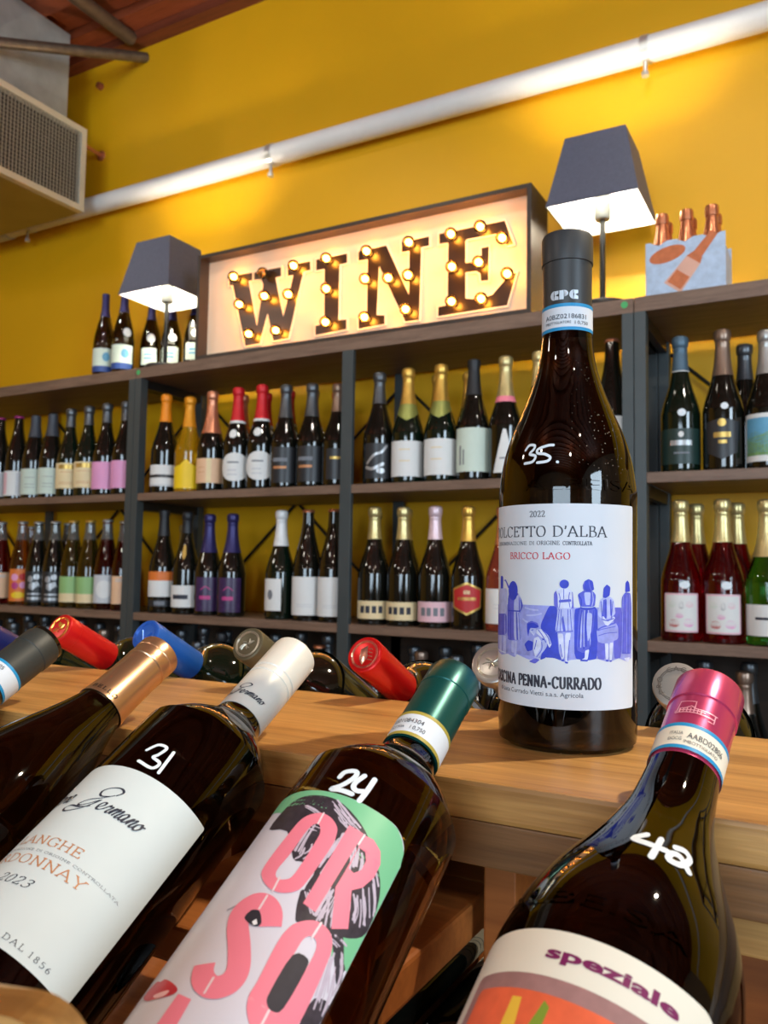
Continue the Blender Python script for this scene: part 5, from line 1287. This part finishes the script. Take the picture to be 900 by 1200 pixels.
STYLE = {
    'art_pink': dict(shape='slim', glass=g_dark, foil=(f_mag, .298), top='crown', labels=[('label', (-58, 56, 12, 106, 1), pw, [((-44, -22, 18, 100, 2), ppale), ((10, 30, 14, 100, 2), pgrey)])]),
    'mint': dict(shape='slim', glass=g_dark, foil=(f_grey, .236), top='straight', labels=[('label', (-58, 58, 14, 112, 1), pmint, bars(-20, 14, (40, 52, 78), grey_ink))]),
    'cream': dict(shape='champ', glass=g_green, foil=(f_dsilver, .262), labels=[('label', (-58, 58, 30, 124, 2), pcr, bars(-26, 22, (46, 52, 90), copper_ink) + [((-30, 26, 102, 118, 1), pgold)])]),
    'pinkl': dict(shape='champ', glass=g_dark, foil=(f_dsilver, .262), labels=[('label', (-58, 58, 22, 118, 1), ppink, [])]),
    'amber_art': dict(shape='crown', glass=g_amber, foil=(f_silver, .29), top='crown', labels=[('label', (-36, 40, 14, 130, 1), porange, [(oval(-12, 100, 12, 13), ppink), (oval(14, 102, 12, 13), pred), (oval(-10, 70, 12, 13), pmag), (oval(16, 72, 12, 12), ppink), (oval(0, 36, 22, 12), pyell)])]),
    'black_art': dict(shape='crown', glass=g_dark, foil=(f_silver, .29), top='crown', labels=[('label', (-34, 40, 14, 124, 1), pdark, [(oval(-10, 96, 9, 12), psilver), (oval(10, 104, 10, 10), psilver), (oval(0, 74, 15, 10), psilver), (('r', [(-14, 66), (0, 60), (10, 86), (20, 70)], 4), psilver), ((-20, 24, 22, 32, 1), psilver), ((-20, 24, 40, 46, 1), psilver)])]),
    'greenl': dict(shape='crown', glass=g_olivecider, foil=(f_gold, .29), top='crown', labels=[('label', (-52, 54, 20, 108, 1), pgreen, [((-52, 54, 20, 50, 0), pcr)] )]),
    'red_cider': dict(shape='crown', glass=g_redcider, foil=(f_silver, .29), top='crown', labels=[('label', (-38, 42, 22, 116, 2), pgrey, [(oval(2, 68, 26, 30), pw)])]),
    'red_cider_beige': dict(shape='crown', glass=g_redcider, foil=(f_silver, .29), top='crown', labels=[('label', (-30, 42, 22, 116, 2), ppeach, bars(-14, 30, (98, 104), pgrey, 3))]),
    'sea': dict(shape='burg', glass=g_olive, foil=(f_navy, .222), top='straight', kind='wine', labels=[('label', (-46, 50, 48, 120, 1), pmint, [((-46, 50, 48, 66, 0), pblue), (oval(18, 94, 14, 14), psky)])]),
    'sea_med': dict(shape='burg', glass=g_olive, foil=(f_navy, .222), top='straight', kind='wine', labels=[('label', (-46, 50, 48, 120, 1), pmint, [((-46, 50, 48, 66, 0), pblue), (oval(18, 94, 14, 14), psky)]), ('medallion', oval(26, 158, 17, 13), pw, [])]),
    'mint_med': dict(shape='burg', glass=g_olive, foil=(f_navy, .222), top='straight', kind='wine', labels=[('label', (-30, 34, 74, 128, 4), pmint, bars(-14, 16, (92, 104), psky, 6)), ('medallion', oval(10, 160, 17, 14), pw, [])]),
    'orange_foil': dict(shape='champ', glass=g_dark, foil=(f_orange, .238), labels=[('label', (-56, 56, 22, 92, 1), pw, [((-56, 56, 50, 60, 0), pdark), ((-56, 56, 24, 28, 0), pgrey)])]),
    'yellow': dict(shape='champ', glass=g_yellow, foil=(f_yel, .225), labels=[('label', [(-50, 12), (50, 12), (50, 84), (20, 92), (0, 112), (-20, 92), (-50, 84)], pyell, [])]),
    'peach': dict(shape='champ', glass=g_dark, foil=(f_rgold, .19), labels=[('label', (-58, 58, 26, 106, 1), ppeach, [((-4, 12, 26, 106, 0), pcr)] + bars(-34, -10, (60, 76), copper_ink))]),
    'halfmoon': dict(shape='champ', glass=g_dark, foil=(f_red, .222), labels=[('label', halfmoon(), pw, [((-22, 14, 84, 89, 0), grey_ink), ((-22, 8, 60, 64, 0), pgrey), ((-22, 10, 46, 50, 0), pgrey)]), ('neck_band', (-170, 170, 214, 226, 0), pw, []), ('medallion', oval(-8, 178, 15, 14), pw, [])]),
    'dark_bars': dict(shape='champ', glass=g_dark, foil=(f_dsilver, .225), labels=[('label', (-34, 40, 16, 128, 1), pdark, [((-32, 14, 82, 94, 1), grey_ink), ((-30, 12, 60, 68, 1), copper_ink)])]),
    'dark_gold': dict(shape='champ', glass=g_dark, foil=(f_bronze, .24), labels=[('label', (-30, 44, 20, 118, 1), pdark, [((-18, 22, 84, 92, 1), pgold)])]),
    'orange_white': dict(shape='champ', glass=g_dark, foil=(f_black, .240), top='straight', labels=[('label', (-58, 58, 50, 128, 1), pw, [((-58, 58, 100, 128, 0), porange)]), ('lower_label', (-40, 40, 20, 40, 1), pdark, [((-14, 20, 24, 36, 2), grey_ink)])]),
    'white_lower': dict(shape='champ', glass=g_dark, foil=(f_black, .262), labels=[('label', (-58, 58, 22, 92, 1), pw, bars(-34, 18, (48,), ink, 14)), ('neck_label', oval(0, 200, 9, 24), pgold, [])]),
    'purple': dict(shape='champ', glass=g_dark, foil=(f_purple, .205), labels=[('label', (-34, 40, 14, 124, 1), ppurp, [((-18, 16, 52, 64, 1), pmag), (('r', [(-14, 84), (0, 94), (14, 84)], 3), pmag)]), ('neck_label', [(-9, 206), (9, 206), (6, 290), (-6, 290)], pmag, [])]),
    'white_foil': dict(shape='champ', glass=g_green, foil=(f_white, .222), labels=[('label', (-60, 10, 26, 122, 1), pw, [(oval(-24, 74, 9, 15), grey_ink)])]),
    'copper_tip': dict(shape='slim', glass=g_dark, foil=(f_cop, .30), top='crown', labels=[('label', (-56, 56, 16, 126, 1), pw, bars(-22, 20, (40, 46), pgrey))]),
    'silver_art': dict(shape='champ', glass=g_dark, foil=(f_dsilver, .238), labels=[('label', (-38, 38, 16, 118, 2), pdark, [(('r', [(-28, 60), (-6, 84), (14, 92), (28, 110)], 7), psilver), (('r', [(-30, 48), (-10, 44), (18, 58)], 9), psilver), (oval(12, 38, 12, 8), psilver)])]),
    'gold_white': dict(shape='champ', glass=g_green, foil=(f_gold, .226), labels=[('label', (-58, 58, 18, 118, 2), pw, bars(-20, 10, (60, 92), pcr, 3)), ('neck_label', [(-78, 232), (78, 232), (70, 206), (0, 176), (-70, 206)], mat('pale_green_foil', srgb(150, 156, 84), .4, .5, vary=.05), [])]),
    'black_mint': dict(shape='champ', glass=g_dark, foil=(f_black, .226), top='straight', labels=[('label', (-58, 58, 22, 136, 1), pmint, [((-34, -28, 40, 90, 0), grey_ink), ((-22, -18, 40, 80, 0), grey_ink)])]),
    'pink_band': dict(shape='champ', glass=g_dark, foil=(f_pgold, .222), labels=[('label', [(-30, 16), (30, 16), (4, 130), (-4, 130)], pw, [((-12, 12, 52, 56, 0), grey_ink)]), ('neck_band', (-136, 136, 206, 236, 0), pink_ink, [])]),
    'pale_gold': dict(shape='champ', glass=g_green, foil=(f_pgold, .24), labels=[('label', (-40, 40, 20, 110, 1), pw, [])]),
    'low_cream': dict(shape='champ', glass=g_dark, foil=(f_pgold, .240), labels=[('label', (-58, 58, 16, 66, 1), pcr, [((-36, -22, 32, 52, 0), ink), ((-18, -6, 32, 52, 0), ink), ((0, 12, 32, 52, 0), ink), ((18, 30, 32, 52, 0), ink)])]),
    'low_pink': dict(shape='champ', glass=g_dark, foil=(f_pink, .240), labels=[('label', (-58, 58, 16, 70, 1), ppale, [((-36, -22, 32, 54, 0), grey_ink), ((-18, -6, 32, 54, 0), grey_ink), ((0, 12, 32, 54, 0), grey_ink), ((18, 30, 32, 54, 0), grey_ink)])]),
    'hexagon': dict(shape='champ', glass=g_dark, foil=(f_gold, .236), labels=[('label', [(-40, 58), (0, 38), (40, 58), (42, 108), (0, 126), (-42, 108)], pgold, [([(-36, 62), (0, 44), (36, 62), (38, 104), (0, 120), (-38, 104)], pred), ((-24, 24, 78, 86, 1), pgold), ((-8, 8, 94, 104, 1), pcr)])]),
    'rose_white': dict(shape='champ', glass=g_rose, foil=(f_rgold, .23), labels=[('label', (-58, 58, 20, 112, 1), pw, bars(-20, 16, (70, 60), pgrey))]),
    'plain': dict(shape='champ', glass=g_dark, foil=(f_dsilver, .24)),
    'plain_gold': dict(shape='champ', glass=g_green, foil=(f_gold, .226)),
    'plain_peach': dict(shape='champ', glass=g_dark, foil=(f_rgold, .20)),
    'plain_red': dict(shape='champ', glass=g_dark, foil=(f_red, .222), labels=[('neck_band', (-170, 170, 214, 226, 0), pw, [])]),
    'peach_tip': dict(shape='slim', glass=g_dark, foil=(f_rgold, .306), top='crown', labels=[('label', (-56, 56, 20, 134, 1), pw, [])]),
    'steel_green': dict(shape='champ', glass=g_green, foil=(f_steel, .246), labels=[('label', (-58, 58, 18, 102, 2), pgdark, [((-24, 24, 62, 74, 1), psilver), (oval(0, 88, 6, 7), pw), ((-16, 18, 42, 46, 0), grey_ink)]), ('neck_band', (-120, 120, 244, 252, 0), pw, []), ('price_number', oval(2, 140, 9, 9), white_ink, [])]),
    'bronze_shield': dict(shape='champ', glass=g_dark, foil=(f_bronze, .222), labels=[('label', [(-38, 110), (-34, 40), (0, 24), (34, 40), (38, 110), (0, 118)], pdark, [(oval(0, 108, 9, 9), pgold), ((-18, 18, 74, 86, 1), pgold), ((-8, 10, 60, 68, 1), pgold)]), ('price_number', oval(6, 146, 8, 8), white_ink, [])]),
    'landscape': dict(shape='champ', glass=g_dark, foil=(f_silver, .225), labels=[('label', (-60, 56, 16, 128, 2), pw, [((-52, 48, 30, 118, 1), psky), ([(-52, 30), (48, 30), (48, 84), (20, 98), (-8, 80), (-30, 88), (-52, 70)], phill)])]),
    'floral_red': dict(shape='champ', glass=g_red, foil=(f_pgold, .232), labels=[('label', (-40, 40, 22, 112, 3), ppale, [((-36, 36, 26, 108, 2), pw), (oval(-16, 42, 12, 10), pred), (oval(16, 44, 12, 10), ppink), (oval(0, 84, 6, 9), grey_ink), (oval(-4, 60, 8, 6), ppink), (oval(18, 86, 9, 8), ppale), (oval(-20, 86, 9, 8), pmint)]), ('price_number', oval(8, 132, 11, 9), white_ink, [])]),
    'green_white': dict(shape='champ', glass=g_bright_green, foil=(f_pgold, .20), labels=[('label', (-58, 58, 22, 92, 1), pw, bars(-24, 20, (58,), ink, 6))]),
    'red_plain': dict(shape='champ', glass=g_red, foil=(f_pgold, .232)),
}
GM, GL, GT = 'bottles on the middle shelf', 'bottles on the lower shelf', 'bottles standing on the top shelf'
n1, n2 = 2.058, 2.165
ROWS = [
    # style, x, y, shelf index, height, label
    ('art_pink', -2.86, n1, 1, .322, 'magenta topped bottle cut by the left edge of the photo, middle shelf', GM),
    ('art_pink', -2.752, n1, 1, .32, 'magenta topped bottle standing left of the two mint labelled bottles', GM),
    ('mint', -2.655, n1, 1, .315, 'mint labelled bottle with a grey cap, beside the magenta topped bottle', GM),
    ('mint', -2.56, n1, 1, .313, 'mint labelled bottle with a grey cap, beside the cream labelled bottles', GM),
    ('cream', -2.462, n1, 1, .328, 'sparkling bottle with a cream yellow label, beside the mint labelled bottles', GM),
    ('cream', -2.368, n1, 1, .330, 'sparkling bottle with a cream yellow label, beside the pink labelled bottles', GM),
    ('pinkl', -2.276, n1, 1, .332, 'sparkling bottle with a lilac pink label, beside the cream labelled bottles', GM),
    ('pinkl', -2.182, n1, 1, .332, 'sparkling bottle with a lilac pink label, touching the dark shelf post', GM),
    ('red_cider_beige', -2.823, n1, 2, .312, 'capped cider bottle with a beige label at the left edge, lower shelf', GL),
    ('amber_art', -2.702, n1, 2, .312, 'amber cider bottle with a pink and orange art label', GL),
    ('black_art', -2.612, n1, 2, .31, 'black cider bottle with silver drawing, beside the orange label', GL),
    ('black_art', -2.52, n1, 2, .31, 'black cider bottle with silver drawing, beside the green labels', GL),
    ('greenl', -2.424, n1, 2, .312, 'gold capped cider bottle with a green label, beside the black bottles', GL),
    ('greenl', -2.338, n1, 2, .312, 'gold capped cider bottle with a green label, beside the red cider', GL),
    ('red_cider', -2.252, n1, 2, .313, 'dark red cider bottle with a pale grey label', GL),
    ('red_cider_beige', -2.168, n1, 2, .306, 'dark red cider bottle with a beige label half behind the post', GL),
    ('black_art', -2.58, n2, 2, .31, 'black capped bottle in the second row between the two black ciders', GL),
    ('amber_art', -2.79, n2, 2, .30, 'amber capped bottle in the second row behind the beige label', GL),
    ('sea', -2.465, 2.20, 0, .372, 'navy topped bottle with a sea blue label, leftmost on the top shelf', GT),
    ('sea_med', -2.364, 2.20, 0, .378, 'navy topped bottle with a sea blue label and white round sticker', GT),
    ('mint_med', -2.312, 2.29, 0, .36, 'navy topped bottle with a small mint label and white sticker under the lampshade', GT),
    ('mint_med', -2.205, 2.29, 0, .34, 'navy topped bottle mostly hidden behind the left lamp stem', GT),
    ('mint_med', -2.09, 2.29, 0, .345, 'navy topped bottle standing between the lamp stem and the sign', GT),
    ('orange_foil', -1.995, n1, 1, .34, 'dark bottle with an orange foil top and striped white label', GM),
    ('yellow', -1.889, n1, 1, .322, 'golden yellow bottle with a yellow label', GM),
    ('peach', -1.792, n1, 1, .332, 'dark bottle with rose gold foil and a peach label', GM),
    ('halfmoon', -1.685, n1, 1, .335, 'red topped bottle with a half moon white label, left one of two', GM),
    ('halfmoon', -1.59, n1, 1, .335, 'red topped bottle with a half moon white label, right one of two', GM),
    ('dark_bars', -1.497, n1, 1, .325, 'black labelled bottle with grey and copper bars beside the half moon label', GM),
    ('dark_bars', -1.40, n1, 1, .32, 'black labelled bottle with grey and copper bars, second from the centre post', GM),
    ('dark_gold', -1.306, n1, 1, .31, 'dark bottle with a gold bar on its label beside the centre post', GM),
    ('plain_peach', -1.752, n2, 1, .338, 'rose gold topped bottle in the second row behind the peach label', GM),
    ('plain_red', -1.655, n2, 1, .335, 'red topped bottle in the second row between the half moon labels', GM),
    ('plain_red', -1.562, n2, 1, .335, 'red topped bottle in the second row right of the half moon labels', GM),
    ('dark_gold', -1.468, n2, 1, .33, 'dark gold trimmed bottle in the second row behind the black labels', GM),
    ('plain_red', -1.375, n2, 1, .315, 'red topped bottle in the second row near the centre post', GM),
    ('orange_white', -1.986, n1, 2, .34, 'black topped bottle with an orange and white label', GL),
    ('white_lower', -1.883, n1, 2, .335, 'black topped bottle with a white lower label and gold neck oval', GL),
    ('purple', -1.788, n1, 2, .325, 'purple foiled bottle with a dark purple label, left one of two', GL),
    ('purple', -1.693, n1, 2, .325, 'purple foiled bottle with a dark purple label, right one of two', GL),
    ('white_foil', -1.503, n1, 2, .332, 'green bottle with a white foil top and narrow white label', GL),
    ('copper_tip', -1.404, n1, 2, .33, 'dark bottle with a copper cap and wide white label', GL),
    ('copper_tip', -1.312, n1, 2, .33, 'dark bottle with a copper cap and white label touching the centre post', GL),
    ('copper_tip', -1.365, n2, 2, .333, 'copper capped bottle in the second row behind the white labels', GL),
    ('red_plain', -2.03, n2 + .04, 2, .30, 'red wine bottle in the second row behind the orange and white label', GL),
    ('silver_art', -1.165, n1, 1, .33, 'dark bottle with a silver swirl label right of the centre post', GM),
    ('gold_white', -1.071, n1, 1, .333, 'gold foiled bottle with a white label, beside the silver swirl', GM),
    ('gold_white', -.968, n1, 1, .333, 'gold foiled bottle with a white label, beside the matte black top', GM),
    ('black_mint', -.870, n1, 1, .333, 'matte black topped bottle with a pale mint label', GM),
    ('pink_band', -.778, n1, 1, .335, 'pale gold topped bottle with a pink neck band and triangular label', GM),
    ('pale_gold', -.685, n1, 1, .338, 'pale gold topped bottle behind the neck of the standing bottle', GM),
    ('peach_tip', -.496, n1, 1, .345, 'dark bottle with a peach tip right of the standing bottle', GM),
    ('plain_gold', -1.028, n2, 1, .333, 'gold foiled bottle in the second row between the white labels', GM),
    ('plain_gold', -.93, n2, 1, .331, 'gold foiled bottle in the second row behind the black top', GM),
    ('low_cream', -1.174, n1, 2, .335, 'dark sparkling bottle with a low cream label beside the centre post', GL),
    ('low_cream', -1.080, n1, 2, .333, 'dark sparkling bottle with a low cream label beside the pink label', GL),
    ('low_pink', -.981, n1, 2, .333, 'dark sparkling bottle with a low pink label', GL),
    ('hexagon', -.882, n1, 2, .331, 'gold topped bottle with a red hexagon label', GL),
    ('rose_white', -.782, n1, 2, .327, 'pink rose bottle with a white label, partly behind the standing bottle', GL),
    ('plain', -1.262 + .03, n2, 2, .333, 'dark bottle in the second row just right of the centre post', GL),
    ('low_cream', -1.128, n2, 2, .336, 'pale gold topped bottle in the second row between the cream labels', GL),
    ('low_cream', -1.032, n2, 2, .336, 'pale gold topped bottle in the second row behind the pink label', GL),
    ('steel_green', -.333, n1, 1, .333, 'steel blue topped bottle with a dark green label, right shelf bay', GM),
    ('bronze_shield', -.238, n1, 1, .338, 'bronze topped bottle with a dark shield label, right shelf bay', GM),
    ('landscape', -.144, n1, 1, .325, 'silver topped bottle with a hillside landscape label at the right edge', GM),
    ('plain', -.20, n2, 1, .325, 'dark bottle in the second row behind the bronze top', GM),
    ('floral_red', -.335, n1, 2, .333, 'red rose bottle with a floral label, next to the steel post', GL),
    ('floral_red', -.242, n1, 2, .333, 'red rose bottle with a floral label, next to the green bottle', GL),
    ('green_white', -.149, n1, 2, .33, 'bright green bottle with a white label at the right edge', GL),
    ('red_plain', -.315, n2, 2, .332, 'red rose bottle in the second row next to the steel post', GL),
    ('red_plain', -.222, n2, 2, .332, 'red rose bottle in the second row behind the floral labels', GL),
    ('plain', -1.825, n1, 3, .31, 'dark bottle on the bottom shelf behind the blue capsule', 'bottles on the bottom shelf'),
    ('copper_tip', -1.354, n1, 3, .325, 'copper capped bottle on the bottom shelf behind the white screw cap', 'bottles on the bottom shelf'),
    ('plain', -1.165, n1, 3, .30, 'dark bottle on the bottom shelf behind the shiny red capsule', 'bottles on the bottom shelf'),
    ('dark_gold', -1.02, n1, 3, .33, 'dark gold trimmed bottle on the bottom shelf left of the standing bottle', 'bottles on the bottom shelf'),
    ('plain', -.915, n1, 3, .325, 'dark bottle on the bottom shelf close to the standing bottle', 'bottles on the bottom shelf'),
    ('black_mint', -.30, n1, 3, .31, 'black topped bottle on the bottom shelf behind the pale stamped cap', 'bottles on the bottom shelf'),
    ('plain', -2.02, n1, 3, .30, 'dark bottle on the bottom shelf beside the post behind the blue capsule', 'bottles on the bottom shelf'),
    ('mint', -2.35, n1, 3, .30, 'grey capped bottle on the bottom shelf behind the red and gold capsule', 'bottles on the bottom shelf'),
]
random.seed(11)
taken = [r[1] for r in ROWS if r[3] == 3]
x = -2.98
while x < -.1:
    ok = all(abs(x - q) > .096 for q in taken) and not (-2.13 < x < -2.01) and not (-.47 < x < -.36) and abs(x + 1.2385) > .062 and abs(x + 2.89) > .06
    if ok:
        ROWS.append((random.choice(['plain', 'plain', 'dark_gold', 'white_lower']), x, n1, 3, random.uniform(.325, .345), 'dark sparkling bottle standing in the dim bottom shelf row behind the counter', 'dim bottom shelf bottles'))
        taken.append(x); x += .098
    else:
        x += .008
for x in [-2.9 + .1 * i for i in range(28)]:
    if not (-2.15 < x < -2.0) and not (-.49 < x < -.35) and abs(x + 1.2385) > .062:
        ROWS.append(('plain', x, n2 + .01, 3, random.uniform(.33, .35), 'dark sparkling bottle in the second row of the dim bottom shelf', 'dim bottom shelf bottles'))
for style, x, yv, sh_, hh, lab, grp in ROWS:
    bottle(style, x, yv, sh_, hh, lab, grp, .72 * math.atan2(-x, yv) + random.uniform(-.06, .06))

# ------------------------------------------------------------------ six bottle carton on the right top shelf
bxw, bx0, bx1, by0, by1 = 0, -.402, -.222, 2.004, 2.124
ct = empty('bottle_carton', ((bx0 + bx1) / 2, (by0 + by1) / 2, 1.764), label='pale blue six bottle carton with a copper bottle picture on the top shelf', cat='carton')
oc = ((bx0 + bx1) / 2, (by0 + by1) / 2, 1.764)
card = mat('pale_blue_card', srgb(178, 198, 222), 0.45, vary=.12, vscale=60)
front = [(bx0, 1.7645), (bx1, 1.7645), (bx1, 1.900)]
nseg = 18
for i in range(nseg + 1):
    f_ = i / nseg; x = bx1 + (bx0 - bx1) * f_
    dip = .010 * max(0, -math.cos(2 * PI * 3 * f_)) if 0.08 < f_ < .92 else 0
    front.append((x, 1.893 - dip))
front = front[:2] + front[3:]
loc(MB().prism(front, by0, by0 + .0012), *oc).build('front_panel', card, ct, smooth=False)
loc(MB().prism([(a, b) for a, b in front], by1 - .0012, by1), *oc).build('back_panel', card, ct, smooth=False)
loc(MB().box(bx0, bx0 + .0012, by0 + .0012, by1 - .0012, 1.7645, 1.86), *oc).build('side_panel', card, ct, smooth=False)
loc(MB().box(bx1 - .0012, bx1, by0 + .0012, by1 - .0012, 1.7645, 1.86), *oc).build('side_panel', card, ct, smooth=False)
loc(MB().box(bx0 + .0012, bx1 - .0012, by0 + .0012, by1 - .0012, 1.7645, 1.7657), *oc).build('bottom_panel', card, ct, smooth=False)


def art(mb, poly, lay): mb.prism(poly, by0 - .0003 * lay, by0 - .0003 * lay + .0002); return mb


cprint = mat('copper_print', srgb(196, 112, 70), 0.4, 0.3, vary=.12, vscale=80); pale_c = mat('pale_copper_print', srgb(218, 170, 150), 0.4, 0.1, vary=.06)
cx = lambda u: bx0 + (bx1 - bx0) * u
cz = lambda w: 1.764 + .128 * w
loc(art(MB(), [(cx(.28 + .23 * math.cos(q)), cz(.74 + .15 * math.sin(q) + .06 * math.cos(q))) for q in [2 * PI * i / 28 for i in range(28)]], 1), *oc).build('oval_print', cprint, ct, smooth=False)
ax = Vector((.62, .78)).normalized(); sd = Vector((ax.y, -ax.x))


def bt(a0, a1, w0, w1):
    o = Vector((cx(.34), cz(.09)))
    L_ = .155
    return [tuple(o + ax * L_ * a0 - sd * w0), tuple(o + ax * L_ * a0 + sd * w0), tuple(o + ax * L_ * a1 + sd * w1), tuple(o + ax * L_ * a1 - sd * w1)]


a_ = MB(); art(a_, bt(.0, .52, .024, .019), 1); loc(a_, *oc).build('bottle_print', pale_c, ct, smooth=False)
a_ = MB(); art(a_, bt(.04, .26, .019, .018), 2); art(a_, bt(.50, .60, .019, .013), 2); art(a_, bt(.60, .98, .012, .009), 2); loc(a_, *oc).build('bottle_print', cprint, ct, smooth=False)
STYLE['mini'] = dict(shape='mini', glass=g_rose, foil=(f_cop, .118), top='straight')
for j, yv in enumerate((by0 + .031, by1 - .031)):
    for i in range(3):
        x = bx0 + .033 + .057 * i
        o = bottle('mini', x, yv, 0, .205, ('copper topped mini bottle in the front row of the carton, ' if j == 0 else 'copper topped mini bottle in the back row of the carton, ') + ('nearest the lamp', 'in the middle', 'at the right end')[i], 'mini bottles in the carton')
        o.location.z = 1.766
        t = MB().lathe([(.0118, .172), (.0152, .174), (.016, .180), (.016, .192), (.0142, .198), (0, .2)], 24).build('cork_cover', f_cop, o)
